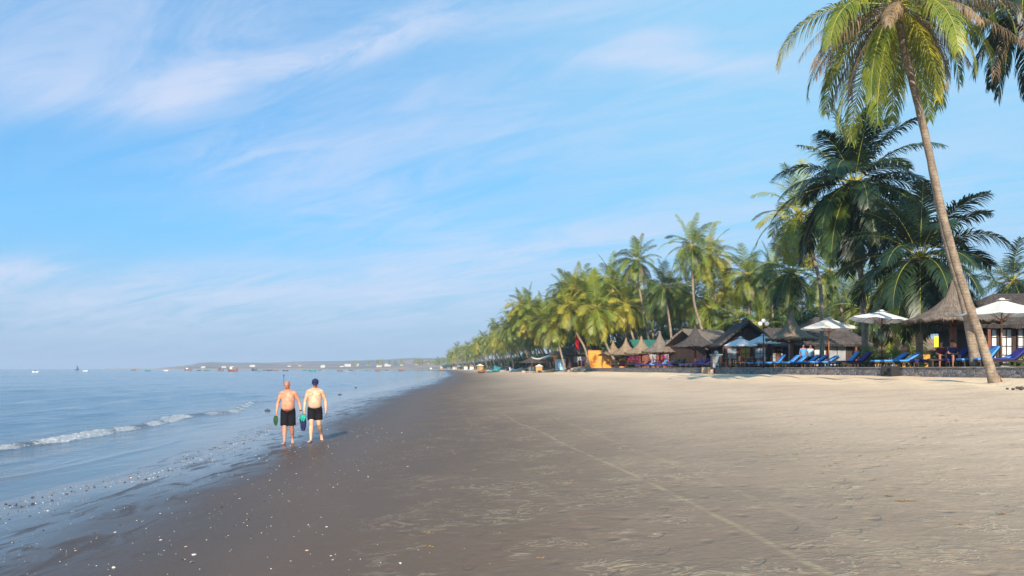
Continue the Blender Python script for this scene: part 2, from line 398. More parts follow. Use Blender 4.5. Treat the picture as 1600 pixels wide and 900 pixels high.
    prints = b.voro(b.scl(v, 1.0, .8, 1), 3.1, 'SMOOTH_F1')
    h = b.m('MULTIPLY', b.noise(v, 2.2, 6, .62), .055)
    h = b.m('ADD', h, b.m('MULTIPLY', b.ramp(prints, 0, .30), .038))
    h = b.m('ADD', h, b.m('MULTIPLY', b.noise(b.scl(v, 1, 2.0, 1), 5.5, 5, .6, .8), .03))
    foot = None
    for (x0, y0, x1, y1, stp) in [(1.0, 6, 5.6, 26, .64), (-1.2, 7, .2, 30, .70), (3.4, 7, 8.5, 26, .62), (5.2, 8, 1.8, 28, .68), (2.0, 6, 11, 20, .66), (-.2, 6.5, -3.4, 34, .66)]:
        L = math.hypot(x1-x0, y1-y0); dx, dy = (x1-x0)/L, (y1-y0)/L
        u = b.m('DIVIDE', b.m('ADD', b.m('ADD', b.m('MULTIPLY', x_, dx), b.m('MULTIPLY', y_, dy)), -(x0*dx+y0*dy)), stp)
        vv = b.m('ADD', b.m('ADD', b.m('ADD', b.m('MULTIPLY', x_, dy), b.m('MULTIPLY', y_, -dx)), -(x0*dy-y0*dx)), b.m('MULTIPLY', b.m('SUBTRACT', b.noise(b.scl(v, .25, .25, 1), 1.0, 2, .5), .5), 1.6))
        k = b.m('FLOOR', u); par = b.m('SUBTRACT', b.m('MULTIPLY', b.m('MODULO', b.m('ABSOLUTE', k), 2.0), .22), .11)
        a_ = b.m('MULTIPLY', b.m('SUBTRACT', b.m('SUBTRACT', u, k), .5), stp/.135); c_ = b.m('DIVIDE', b.m('SUBTRACT', vv, par), .055)
        e_ = b.m('ADD', b.m('ADD', b.m('MULTIPLY', a_, a_), b.m('MULTIPLY', c_, c_)), b.m('MULTIPLY', b.m('SUBTRACT', fine, .5), 1.5))
        g = b.ramp(e_, .5, 1.5, 1, 0); foot = g if foot is None else b.m('MAXIMUM', foot, g)
    h = b.m('SUBTRACT', h, b.m('MULTIPLY', foot, .018))
    h = b.m('MULTIPLY', h, b.ramp(d, 3.5, 10, .05, 1.0))
    h = b.m('ADD', h, b.m('MULTIPLY', b.noise(b.scl(v, 1.6, .6, 1), 3.0, 4, .55, .8), .009))
    h = b.m('ADD', h, b.m('MULTIPLY', fine, .0014)); h = b.m('ADD', h, b.m('MULTIPLY', b.m('MULTIPLY', ringm, dryzone), .012))
    h = b.m('ADD', h, b.m('MULTIPLY', trk, -.012))
    bn = b.node('ShaderNodeBump'); bn.inputs['Strength'].default_value = .55; bn.inputs['Distance'].default_value = 1.0
    b.l.new(h, bn.inputs['Height']); b.l.new(bn.outputs[0], p.inputs['Normal'])
    b.l.new(p.outputs[0], out.inputs[0]); return m
def build_sand():
    ys = np.concatenate([np.linspace(-50, 2, 40), 2*np.power(1.0125, np.arange(1, 330)), np.geomspace(122, 1700, 110)])
    tt = np.concatenate([np.linspace(-1, 0, 26)[:-1]*14, ]) if False else None
    k = np.linspace(0, 1, 230)
    Y = np.repeat(ys[:, None], len(k)+24, 1); A = xs(ys)[:, None]; W = xw(ys)[:, None]+.12
    neg = A-14*np.linspace(1, 0, 25)[None, :-1]**1.4; pos = A+(W-A)*k[None, :]
    X = np.concatenate([neg, pos], 1); Z = gz(X, Y)
    rng = np.random.RandomState(2)
    und = .012*np.sin(X*1.1+Y*.35)*np.sin(Y*.7-X*.3)+.02*np.sin(X*.45+1.3*np.sin(Y*.11))*np.sin(Y*.17)
    d = X-xs(Y); Z = Z+und*np.clip((d-4)/6, 0, 1)+.004*np.sin(Y*2.2+X*1.3)*np.clip(1-np.abs(d)/6, 0, 1)
    t = (d)/(xw(Y)-xs(Y))
    # wind-blown hummocks below the wall
    hum = np.clip((t-.72)/.2, 0, 1)*np.clip((1.0-t)/.04, 0, 1)
    Z = Z+hum*(.05*np.sin(X*1.7+Y*.6)*np.sin(Y*.9)+.035*np.sin(X*3.1-Y*1.3))
    me = grid_mesh('sand', X, Y, Z, sand_mat(), {'shore': d, 'inland': t})
    tag(link('beach_sand', me), kind='structure')
build_sand()

# ------------------------------------------------------------------ land behind the wall
def build_land():
    ys = np.concatenate([np.linspace(-50, 120, 60), np.geomspace(123, 1700, 80)])
    off = np.array([0, .02, 1, 3, 8, 20, 60, 150, 400, 1200])
    Y = np.repeat(ys[:, None], len(off), 1); X = xw(ys)[:, None]+.2+off[None, :]
    Z = np.full_like(X, TZ); Z[:, 0] = 1.2
    Z[ys > 116, 0] = 1.60; X[ys > 116, 0] -= 1.0; X[ys > 116, 1:] += 1.0
    m = mat('trodden_earth', (.20, .16, .11), .95, .3, .6, .4, 12, color2=(.10, .10, .05))
    tag(link('terrace_ground', grid_mesh('terrace_ground', X, Y, Z, m)), kind='structure')
build_land()

def hill_profile(px):
    return np.interp(px, [235, 262, 285, 310, 330, 345, 400, 440, 480, 520, 560, 620, 660, 700, 800, 1700], [0, 3, 5, 9.5, 11, 10.5, 11, 11, 12, 12, 14, 17.5, 18, 18.5, 16, 14])
def build_hills():
    pxs = np.linspace(236, 1700, 420); k = np.linspace(0, 1, 26)
    P = np.repeat(pxs[None, :], len(k), 0); D = 1640+(k[:, None]**1.0)*1900
    D = np.repeat(D, len(pxs), 1)+0*P; ridge = 2700.0
    prof = hill_profile(P)/F*ridge
    s = np.where(D < ridge, (D-1640)/(ridge-1640), 1-(D-ridge)/(3540-ridge)*.5)
    s = np.clip(s, 0, 1)**.85; X = (P-CX)/F*D
    Z = prof*s; 
    nz = np.array([mnoise.fractal(Vector((a*.004, c*.004, 0)), .8, 2.0, 5) for a, c in zip(X.reshape(-1), D.reshape(-1))]).reshape(X.shape)
    Z = .2+Z+nz*5*s*np.clip(Z/8, 0, 1); Z[0] = -1
    m = bpy.data.materials.new('hill_scrub'); m.use_nodes = True; nt = m.node_tree; nt.nodes.clear(); b = NB(nt)
    out = b.node('ShaderNodeOutputMaterial'); p = b.node('ShaderNodeBsdfPrincipled'); tc = b.node('ShaderNodeTexCoord'); v = tc.outputs['Object']
    c = b.mix(b.ramp(b.noise(v, .006, 5, .65), .4, .6), (.05, .07, .04), (.30, .17, .11))
    c = b.mix(b.ramp(b.noise(v, .03, 4, .7), .5, .7, 0, .7), c, (.10, .11, .06))
    b.l.new(c, p.inputs['Base Color']); p.inputs['Roughness'].default_value = .95; b.l.new(p.outputs[0], out.inputs[0])
    tag(link('hills', grid_mesh('hills', X, D, Z, m)), kind='structure')
build_hills()

# ------------------------------------------------------------------ sea
def sea_mat():
    m = bpy.data.materials.new('sea_water'); m.use_nodes = True; nt = m.node_tree; nt.nodes.clear(); b = NB(nt)
    out = b.node('ShaderNodeOutputMaterial'); p = b.node('ShaderNodeBsdfPrincipled')
    tc = b.node('ShaderNodeTexCoord'); v = tc.outputs['Object']
    a1 = b.node('ShaderNodeAttribute'); a1.attribute_name = 'shore'; d = a1.outputs['Fac']
    a2 = b.node('ShaderNodeAttribute'); a2.attribute_name = 'foam'; fo = a2.outputs['Fac']
    fn = b.noise(v, 8.0, 6, .8, .8); fv = b.voro(v, 9.0)
    fm = b.m('MULTIPLY', b.ramp(b.m('ADD', fo, b.m('MULTIPLY', b.m('SUBTRACT', fn, .5), 1.4)), .34, .52), b.ramp(fv, .05, .55, 1, .45))
    c = b.mix(b.ramp(d, -9, -1.0), (.030, .085, .135), (.12, .105, .10))
    c = b.mix(fm, c, (.86, .82, .80))
    b.l.new(c, p.inputs['Base Color'])
    b.l.new(b.ramp(fm, 0, 1, .07, .7), p.inputs['Roughness']); p.inputs['IOR'].default_value = 1.33; b.l.new(b.ramp(d, -1.6, -.2, .5, .28), p.inputs['Specular IOR Level'])
    sp = b.node('ShaderNodeSeparateXYZ'); b.l.new(v, sp.inputs[0]); dist = sp.outputs[1]
    h = b.m('MULTIPLY', b.noise(b.scl(v, 1.0, .35, 1), 1.1, 6, .65, .6), .15)
    h = b.m('ADD', h, b.m('MULTIPLY', b.noise(b.scl(v, 1.0, .6, 1, (7, 3, 0)), 4.0, 5, .6, .5), .022))
    h = b.m('ADD', h, b.m('MULTIPLY', b.noise(b.scl(v, .30, .1, 1), 1.0, 4, .5), .55))
    h = b.m('MULTIPLY', h, b.ramp(d, -6, .3, 1.0, .10))
    h = b.m('ADD', h, b.m('MULTIPLY', b.m('MULTIPLY', fm, fn), .05))
    h = b.m('MULTIPLY', h, b.ramp(dist, 60, 1500, 1.0, 2.2))
    bn = b.node('ShaderNodeBump'); bn.inputs['Strength'].default_value = .8; bn.inputs['Distance'].default_value = 1.0
    b.l.new(h, bn.inputs['Height']); b.l.new(bn.outputs[0], p.inputs['Normal'])
    b.l.new(p.outputs[0], out.inputs[0]); return m
def crest_off(y): return -4.35+.35*np.sin(y*.21+.6)+.25*np.sin(y*.53)
def build_sea():
    ys = np.concatenate([[-400, -60, -20], np.linspace(-8, 5, 14)[:-1], 5*np.power(1.0075, np.arange(0, 400)), np.geomspace(101, 16000, 190)])
    u = np.linspace(-1, 1, 330)
    Y = np.repeat(ys[:, None], len(u), 1)
    r = np.maximum(np.abs(ys), 14)[:, None]
    A = xs(ys)[:, None]
    lo = A-(r*1.15+12); hi = A+2.5
    w = (np.linspace(0, 1, len(u))[None, :])**.72
    X = lo+(hi-lo)*w
    far = ys > 1560; X[far] = -11000+12000.*np.linspace(0, 1, len(u))[None, :]
    near = (ys > 1) & (ys <= 1560)
    d = X-xs(Y); near_k = np.clip(1-Y/260, 0, 1)
    Z = np.zeros_like(X)
    def swell(off, amp, wid, k1, ph):
        c = off+.6*np.sin(Y*k1+ph)+.3*np.sin(Y*k1*2.7+ph*2)
        env = .35+.65*np.clip(np.sin(Y*k1*1.6+ph*3)*.5+.6, 0, 1)
        return amp*env*np.exp(-((d-c)/wid)**2)
    for off, amp, wid, k1, ph in [(-8.5, .085, .7, .11, 1.), (-12.5, .10, .9, .08, 2.3), (-17.5, .11, 1.1, .07, .4), (-24, .12, 1.4, .05, 3.1), (-32, .13, 1.6, .045, 5.), (-43, .14, 2, .03, 1.9), (-58, .15, 2.4, .03, 4.), (-80, .18, 3, .02, 2.), (-110, .2, 4, .02, .7)]:
        Z += 1.5*swell(off, amp, wid, k1, ph)
    Z += .012*np.sin(X*1.9+Y*.5)*np.sin(Y*.8+X*.3)*near_k*np.clip(-d/4, 0, 1)
    c = crest_off(Y); q = d-c
    env = np.clip((Y-6)/8, 0, 1)*np.clip((75-Y)/35, 0, 1)*(.86+.14*np.sin(Y*.62+1.2*np.sin(Y*.23)))
    prof = np.where(q < 0, np.exp(-(q/.75)**2), np.exp(-(q/.24)**2))
    rng = np.random.RandomState(5); jit = rng.rand(*X.shape)
    Z += .15*env*prof
    foam = env*np.clip(np.exp(-((q-.2)/.25)**2)*1.3, 0, 1)
    patch = .78+.22*np.sin(Y*.5+2*np.sin(Y*.37))+.22*np.sin(Y*2.9)
    foam *= patch*np.clip(1.15-Y/90, .3, 1)
    Z += foam*(jit-.35)*.09
    # small spill line further in and the thin swash edge
    q2 = d+1.55-.35*np.sin(Y*.4); Z += .018*np.exp(-(q2/.14)**2)*near_k
    q3 = d+.05; foam += .28*np.exp(-(q3/.10)**2)*near_k*(np.sin(Y*1.3) > -.2)
    q4 = d+3.0-.4*np.sin(Y*.31+1); Z += .03*np.exp(-(q4/.2)**2)*near_k*(.5+.5*np.sin(Y*.5))
    Z[:, 0] = 0
    me = grid_mesh('sea', X, Y, Z, sea_mat(), {'shore': np.clip(d, -500, 50), 'foam': foam})
    tag(link('sea_water', me), kind='structure')
build_sea()

# ------------------------------------------------------------------ palms
def frond(mb, rnd, az, el0, L, droop, n, lw, ll, segs, mi, rib_mi, twist=0.0, sag=.5, r_rib=.025):
    """one feather leaf: arching midrib with two rows of narrow leaflets"""
    P = []; T = []; p = Vector((0, 0, 0)); st = max(7, n//4); e = el0; a = az
    hd = Vector((math.cos(a), math.sin(a), 0))
    p = hd*.12
    for i in range(st+1):
        t = i/st; e = el0-droop*(t**1.4)
        dr = hd*math.cos(e)+Vector((0, 0, math.sin(e)))
        P.append(p.copy()); T.append(dr); p = p+dr*(L/st)
    def samp(t):
        f = min(t*st, st-1e-6); i = int(f); k = f-i
        return P[i].lerp(P[i+1], k), T[i].lerp(T[i+1], k).normalized()
    mb.tube(P, [r_rib*(1.15-t/st) for t in range(st+1)], 4, rib_mi, cap=False)
    side0 = Vector((-math.sin(az), math.cos(az), 0))
    for i in range(n):
        t = .16+.83*(i+rnd.random()*.5)/n
        q, tg = samp(t)
        prof = math.sin(math.pi*min(1, (t-.10)/.95)**.75)**.6 if t < 1 else 0
        ln = ll*max(.25, prof)*(.85+.3*rnd.random())
        up = side0.cross(tg); 
        if up.z < 0: up = -up
        for s in (-1, 1):
            if rnd.random() < .05: continue
            sd = side0*s*math.cos(twist)+up*math.sin(twist)*s
            fwd = .35+.75*t+rnd.uniform(-.22, .22)
            dr = (sd+tg*fwd+up*rnd.uniform(.05, .35)).normalized()
            w = lw*(.8+.4*rnd.random()); a_ = q; wv = tg.cross(dr).cross(dr)
            wv = (tg-dr*tg.dot(dr)).normalized()*w*.5
            vs = [a_-wv*.6, a_+wv*.6]; cur = a_.copy(); dcur = dr.copy()
            for k in range(segs):
                g = sag*(.35+.9*k)*(.8+.4*rnd.random())
                dcur = (dcur+Vector((0, 0, -g))).normalized()
                cur = cur+dcur*(ln/segs)
                ww = (1.0, .62, .1)[k] if segs == 3 else ((.85, .1)[k] if segs == 2 else .15)
                vs += [cur-wv*ww, cur+wv*ww]
            fs = [(2*k, 2*k+1, 2*k+3, 2*k+2) for k in range(segs)]
            mb.add(vs, fs, mi)
def crown_mesh(name, seed, nf, L, n, lw, ll, segs, mats, spread=(-.9, 1.45), droopy=1.0, split=(1, 0), sag=.5, rrib=.025):
    """mats[0], mats[1] leaf materials, mats[2] rib"""
    rnd = random.Random(seed); mb = MB()
    for i in range(nf):
        t = (i+.5)/nf; az = i*2.39996+rnd.uniform(-.25, .25)
        el = spread[1]+(spread[0]-spread[1])*t**.85+rnd.uniform(-.12, .12)
        dr = ((.32+.35*rnd.random()) if el > 1.2 else (.65+.5*rnd.random()) if el > .9 else (1.1+.5*rnd.random()+(.25 if el > .4 else 0)))*droopy
        if el-dr < -1.62: dr = el+1.62
        mi = 1 if rnd.random() < split[1]+.25*(t > .75)*(split[1] > 0) else 0
        frond(mb, rnd, az, el, L*(.82+.25*rnd.random())*(.95 if t < .12 else 1), dr, n, lw, ll, segs, mi, 2, rnd.uniform(-.35, .35), sag, rrib)
    # heart of the crown: leaf bases
    for i in range(9):
        a = i*.7; mb.tube([(0, 0, -.45), (.10*math.cos(a), .10*math.sin(a), -.1), (.22*math.cos(a), .22*math.sin(a), .35)], [.12, .08, .03], 5, 2)
    return mb.mesh(name, mats)
def coco_mesh(seed, n=9):
    rnd = random.Random(seed); mb = MB()
    for i in range(n):
        a = rnd.random()*6.28; mb.ell((.30*math.cos(a), .30*math.sin(a), -.35-rnd.random()*.35), (.12, .12, .15), 7, 5)
    return mb.mesh('coconut_cluster', M['coco'])
def trunk_obj(pts, r0, r1, parent, n=10):
    """smooth tapering stem through world points given relative to the base"""
    P = [Vector(p) for p in pts]; out = []; k = 6
    Q = [P[0]*2-P[1]]+P+[P[-1]*2-P[-2]]
    for i in range(1, len(Q)-2):
        for j in range(k):
            t = j/k; a, b_, c, d = Q[i-1], Q[i], Q[i+1], Q[i+2]
            out.append(.5*((2*b_)+(c-a)*t+(2*a-5*b_+4*c-d)*t*t+(3*b_-a-3*c+d)*t**3))
    out.append(P[-1]); m = len(out)-1
    rad = [r1+(r0-r1)*(1-i/m)**.8+(r0*.55)*math.exp(-i/m*22) for i in range(m+1)]
    rad = [r*(1+.05*math.sin(i*2.1)) for i, r in enumerate(rad)]
    mb = MB(); mb.tube(out, rad, n)
    return mb.build('trunk', M['trunk'], parent)
G3 = lambda a, b_: [M[a], M[b_], M['rachis']]
def palm(base, crown_pt, mids, r0, r1, crowns, scale, rz, label, group=None, dry=None, coco=None, tilt=(0, 0)):
    base = Vector(base); root = empty('coconut_palm', base, 0, label, 'palm tree', group)
    pts = [Vector((0, 0, -.15))]+[Vector(m)-base for m in mids]+[Vector(crown_pt)-base]
    trunk_obj(pts, r0, r1, root)
    loc = Vector(crown_pt)-base
    for nm, me in (('crown', crowns), ('dry_fronds', dry), ('coconut_cluster', coco)):
        if me is None: continue
        c = link(nm, me, root, loc); c.scale = (scale,)*3; c.rotation_euler = (tilt[0], tilt[1], rz)
    return root

# crowns of the near palms, each its own mesh
big_a = crown_mesh('crown', 11, 23, 5.7, 76, .046, 1.2, 3, G3('leaf', 'leaf_yellow'), (-1.2, 1.2), 1.2, (1, .30), .50, .035)
def dry_mesh(seed, nf, L, n, mats, lo=-1.2, hi=-.3):
    rnd = random.Random(seed); mb = MB()
    for i in range(nf):
        frond(mb, rnd, i*2.4+rnd.random()*.6, rnd.uniform(lo, hi), L*(.8+.3*rnd.random()), .55+rnd.random()*.5, n, .035, .85, 3, rnd.choice([0, 1]), 1, rnd.uniform(-.5, .5), 1.1, .025)
    return mb.mesh('dry_fronds', mats)
dry_a = dry_mesh(5, 19, 5.3, 64, [M['leaf_dry'], M['leaf_grey']], -.9, .35)
dry_b = dry_mesh(6, 8, 4.0, 30, [M['leaf_dry'], M['leaf_grey']], -1.3, -.5)
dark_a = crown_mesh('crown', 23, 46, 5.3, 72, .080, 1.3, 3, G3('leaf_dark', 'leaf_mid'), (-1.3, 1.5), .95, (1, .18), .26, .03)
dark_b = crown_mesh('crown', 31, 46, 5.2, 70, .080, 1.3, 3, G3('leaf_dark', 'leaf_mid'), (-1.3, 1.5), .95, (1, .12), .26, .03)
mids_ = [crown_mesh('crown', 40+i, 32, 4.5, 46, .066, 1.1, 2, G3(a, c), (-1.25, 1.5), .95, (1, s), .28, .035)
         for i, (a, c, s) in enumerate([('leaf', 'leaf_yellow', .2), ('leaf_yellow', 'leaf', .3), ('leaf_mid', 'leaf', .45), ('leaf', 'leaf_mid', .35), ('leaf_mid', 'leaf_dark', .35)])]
fars_ = [crown_mesh('crown', 60+i, 26, 4.4, 22, .15, 1.15, 1, G3(a, c), (-1.25, 1.45), 1.0, (1, .3), .5, .05)
         for i, (a, c) in enumerate([('leaf', 'leaf_yellow'), ('leaf_yellow', 'leaf'), ('leaf', 'leaf_mid'), ('leaf_mid', 'leaf')])]
coco_m = coco_mesh(3)

def trk(Y, *pp): return [Vector(((x-CX)/F*Yk, Yk, px2z(y, Yk))) for (x, y), Yk in zip(pp, Y if isinstance(Y, (list, tuple)) else [Y]*len(pp))]
# the leaning palm in front of the sea wall
b0 = pt(1556, 31.6, 0); b0.z = float(gz(b0.x, 31.6))-.05
palm(b0, trk(31, (1402, 8))[0], trk([31.6, 31.5, 31.4, 31.3, 31.2, 31.1, 31], (1536, 540), (1519, 490), (1495, 415), (1473, 335), (1452, 240), (1431, 150), (1412, 75)),
       .165, .12, big_a, .93, .95, 'tall leaning coconut palm rooted in the sand in front of the stone wall', dry=dry_a, coco=coco_m)
rm_b = MB(); rb_ = random.Random(8)
for i in range(46):
    a = i*2.4; r_ = rb_.uniform(.17, .25); d_ = Vector((math.cos(a), math.sin(a), 0)); l_ = rb_.uniform(.25, .62)
    rm_b.tube([d_*.15+Vector((-.36*l_, 0, l_)), d_*r_*.85+Vector((-.14*l_, 0, l_*.4)), d_*(r_+.02)+Vector((0, 0, .0))], [.012, .024, .014], 5)
front_palm = [o for o in bpy.data.objects if o.name.startswith('coconut_palm')][0]
rm_b.build('root_base', mat('red_brown_roots', (.30, .12, .06), .9, .35, 8, .5, 30), front_palm)
b1 = pt(1527, 37.2, TZ)
palm(b1, trk(36, (1412, -25))[0], trk([37, 36.8, 36.6, 36.4, 36.2], (1508, 480), (1488, 410), (1469, 330), (1450, 230), (1424, 100)),
     .19, .13, crown_mesh('crown', 77, 24, 5.4, 50, .062, 1.05, 3, G3('leaf_mid', 'leaf'), (-1.15, 1.2), 1.25, (1, .25), .6, .035), 1.0, 2.2,
     'grey palm trunk rising through the thatched hut just behind the leaning palm', dry=dry_b)
b2 = pt(1668, 37, TZ)
palm(b2, trk(37, (1603, 8))[0], trk([37, 37], (1640, 400), (1612, 160)), .2, .14,
     crown_mesh('crown', 78, 26, 4.6, 50, .075, 1.05, 3, G3('leaf_dark', 'leaf_mid'), (-1.2, 1.2), 1.3, (1, .1), .7, .035), .95, 1.1,
     'dark palm crown hanging in at the top right corner of the view', dry=dry_b)
b3 = pt(1352, 53, TZ)
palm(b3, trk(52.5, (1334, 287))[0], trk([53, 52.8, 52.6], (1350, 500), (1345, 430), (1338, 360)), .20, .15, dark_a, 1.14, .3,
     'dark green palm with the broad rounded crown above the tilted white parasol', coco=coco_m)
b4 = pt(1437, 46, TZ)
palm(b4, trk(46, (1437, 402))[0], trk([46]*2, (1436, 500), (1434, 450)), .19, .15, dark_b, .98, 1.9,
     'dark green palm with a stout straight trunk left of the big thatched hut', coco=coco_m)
# (crown x, crown y, depth, base x, [mid points], crown variant, scale, label, dry)
ML = [
 (1583, 438, 70, 1590, [], 4, 1.0, 'bushy palm behind the dark roofed bungalow at the right edge', 0),
 (1248, 335, 66, 1284, [(1284, 480), (1276, 420)], 0, 1.0, 'shaggy light green palm left of the big dark crowned palm', 1),
 (1237, 425, 72, 1236, [(1233, 500), (1229, 465)], 4, .95, 'thin dark stemmed palm standing behind the pointed thatched hut', 0),
 (1296, 425, 84, 1322, [(1318, 500)], 3, 1.0, 'palm behind the long thatched bungalow, under the shaggy light green one', 0),
 (1330, 468, 92, 1334, [], 0, .85, 'short sunlit palm seen between the dark trunks above the thatched bungalow', 0),
 (1385, 452, 88, 1372, [], 2, 1.0, 'palm filling the gap between the two big dark palms', 0),
 (1478, 455, 80, 1482, [], 4, 1.0, 'low dark palm behind the spire of the big thatched hut', 0),
 (1205, 425, 105, 1210, [], 2, 1.0, 'dark leaved palm just left of the shaggy light palm', 0),
 (1168, 430, 100, 1172, [(1171, 500)], 3, .98, 'palm with rusty brown dead fronds beneath its crown behind the gabled bungalow', 1),
 (1108, 398, 104, 1142, [(1140, 535), (1130, 505), (1114, 450)], 1, 1.0, 'tall palm with a strongly leaning pale trunk above the gabled roofs', 1),
 (1081, 385, 96, 1108, [(1103, 560), (1098, 520), (1085, 475), (1082, 430)], 3, .95, 'tallest palm of the middle group with a pale curving trunk', 0),
 (1135, 440, 108, 1140, [], 1, .95, 'yellowish palm tucked under the tall leaning one', 0),
 (1036, 448, 104, 1052, [(1050, 540), (1045, 495)], 4, .98, 'dense dark palm hanging over the row of thatched parasols', 0),
 (1062, 478, 116, 1066, [], 2, 1.0, 'shadowed palm crown left of the tall curving trunk', 0),
 (994, 408, 110, 1020, [(1016, 545), (1008, 500), (998, 445)], 3, .92, 'tall slender palm with a sparse crown and dry orange fronds', 1),
 (955, 436, 126, 975, [(965, 500)], 0, 1.0, 'bright palm left of the slender sparse crowned one', 0),
 (978, 478, 112, 996, [(994, 545), (984, 510)], 1, .85, 'short palm with brownish hanging fronds behind the thatched parasols', 1),
 (1018, 470, 122, 1022, [], 2, 1.0, 'palm in shade beneath the slender one', 0),
 (931, 482, 101, 966, [(962, 568), (948, 540), (935, 510)], 0, 1.08, 'bright green palm with bent pale trunk in front of the orange wall', 0),
 (886, 480, 122, 921, [(914, 545), (898, 515)], 1, 1.0, 'yellow green palm with a leaning trunk beside the dark shack', 1),
 (908, 462, 140, 925, [], 3, 1.0, 'palm behind the yellow green one by the dark shack', 0),
 (863, 508, 124, 883, [(880, 565), (872, 535)], 3, .92, 'small palm leaning over the beach shacks', 1),
 (846, 490, 158, 862, [], 0, 1.0, 'sunlit palm where the dense grove begins', 0),
 (830, 505, 172, 846, [], 1, 1.0, 'yellowish palm at the front edge of the dense grove', 0),
 (772, 508, 345, 786, [], 2, 1.0, 'lone taller palm standing up over the far grove', 0),
]
for i, (cx, cy, Y, bx, mp, var, sc_, lab, dr) in enumerate(ML):
    base = pt(bx, Y, TZ-.05)
    if bx == 966: base = Vector(pt(966, 99.0, 1.7))
    palm(base, trk(Y, (cx, cy))[0], trk([Y]*len(mp), *mp) if mp else [], .19, .12, mids_[var], sc_, i*1.3, lab, dry=dry_b if dr else None, coco=coco_m if i % 2 else None, tilt=(random.uniform(-.22, .22), random.uniform(-.25, .15)))

# further palms filling the garden behind the bungalows
rnd = random.Random(99)
for i in range(46):
    px = 868+i*12.4+rnd.uniform(-8, 8); Y = wallY(px)+rnd.uniform(30, 75); cy = rnd.uniform(455, 520)+(12 if px < 930 else 0)
    if 1040 < px < 1200: cy = rnd.uniform(435, 515)
    bx = px+rnd.uniform(-4, 14)
    if px > 1195 and i % 3: continue
    if px > 1195: cy = rnd.uniform(468, 498)
    if 1050 < px <= 1195 and i % 3 == 1: continue
    palm(pt(bx, Y, TZ), pt(px, Y, px2z(cy, Y)), [], .17, .12, mids_[rnd.choice([0, 2, 2, 3, 4, 4])], rnd.uniform(.85, 1.05), rnd.random()*6, 'coconut palm in the crowded second row behind the bungalows', 'palms in the garden behind the bungalows', dry=dry_b if i % 3 == 0 else None, tilt=(rnd.uniform(-.3, .3), rnd.uniform(-.3, .3)))
# the dense grove along the far beach: individual palms, nearer ones first
rnd = random.Random(12)
FG = 'palms of the dense grove along the far beach'
trunk_variants = []
for k in range(6):
    lean = .16+.09*k; h = 1.0; r_ = random.Random(k)
    P = [Vector((-lean*t**1.5, r_.uniform(-.02, .02), t)) for t in (0, .25, .5, .75, 1)]
    mb = MB(); mb.tube([p*10 for p in P], [.22, .16, .14, .13, .12], 6); trunk_variants.append((mb.mesh('trunk', M['trunk']), P[-1]*10))
cnt = 0
rows = [(118, 480, 66, 0), (125, 640, 60, 1), (140, 700, 44, 2), (480, 900, 30, 0), (900, 1250, 26, 0)]
for (ya, yb, n, row) in rows:
    for i in range(n):
        Y = ya*(yb/ya)**((i+rnd.random()*.8)/n)
        x = float(xw(Y))+1.5+row*7+rnd.uniform(0, 5)+ (0 if Y < 700 else rnd.uniform(0, 25))
        if row == 0 and Y < 150: x += 3
        hgt = rnd.uniform(8.5, 13.5)*(1.0 if row < 2 else 1.1)
        if Y > 600: hgt *= .9
        tm, top = rnd.choice(trunk_variants)
        root = empty('coconut_palm', (x, Y, TZ-.3 if row else 1.62), rnd.uniform(-.35, .35), 'sunlit coconut palm in the dense grove receding along the far beach', 'palm tree', FG)
        t = link('trunk', tm, root); k = hgt/10; t.scale = (k, k, k)
        c = link('crown', rnd.choice(fars_ if Y > 210 else (mids_[:4])), root, top*k); s = rnd.uniform(.85, 1.08)
        c.scale = (s, s, s); c.rotation_euler = (0, -.1, rnd.random()*6.28)
        cnt += 1
print('grove palms', cnt)

# ------------------------------------------------------------------ broadleaf trees, shrubs, ferns
def leaf_clump(mb, rnd, c, r, n, size, mi=0, flat=.75):
    for _ in range(n):
        d = Vector((rnd.gauss(0, 1), rnd.gauss(0, 1), rnd.gauss(0, 1))).normalized()
        p = Vector(c)+Vector((d.x*r, d.y*r, d.z*r*flat))*(rnd.random()**.45)
        nrm = (d+Vector((0, 0, .7))+Vector((rnd.gauss(0, .5), rnd.gauss(0, .5), rnd.gauss(0, .4)))).normalized()
        a = nrm.cross(Vector((rnd.random(), rnd.random(), .3))).normalized(); b_ = nrm.cross(a)
        s = size*rnd.uniform(.6, 1.2)
        mb.add([p-a*s*.9, p-b_*s*.4, p+a*s, p+b_*s*.4], [(0, 1, 2, 3)], mi)
def broad_tree(seed, H, Rr, nl, leaf):
    rnd = random.Random(seed); mb = MB(); tb = MB()
    tb.tube([(0, 0, -.2), (.1, 0, H*.25), (.0, .1, H*.5)], [.22, .17, .12], 8)
    for i in range(nl):
        a = i*2.4; rr = Rr*math.sqrt((i+.5)/nl); z = H*(.5+.42*(1-(rr/Rr)**2))+rnd.uniform(-.6, .5)
        c = Vector((rr*math.cos(a), rr*math.sin(a), z))
        tb.tube([(0, .1, H*.42), c*.6+Vector((0, 0, H*.15)), c], [.08, .05, .02], 5)
        leaf_clump(mb, rnd, c, Rr*rnd.uniform(.20, .34), 240, leaf)
    return tb.mesh('trunk', M['bark']), mb.mesh('crown', M['tree_leaf'])
tv = [broad_tree(s, 7.0, 4.0, 17, .20) for s in (1, 2, 3)]
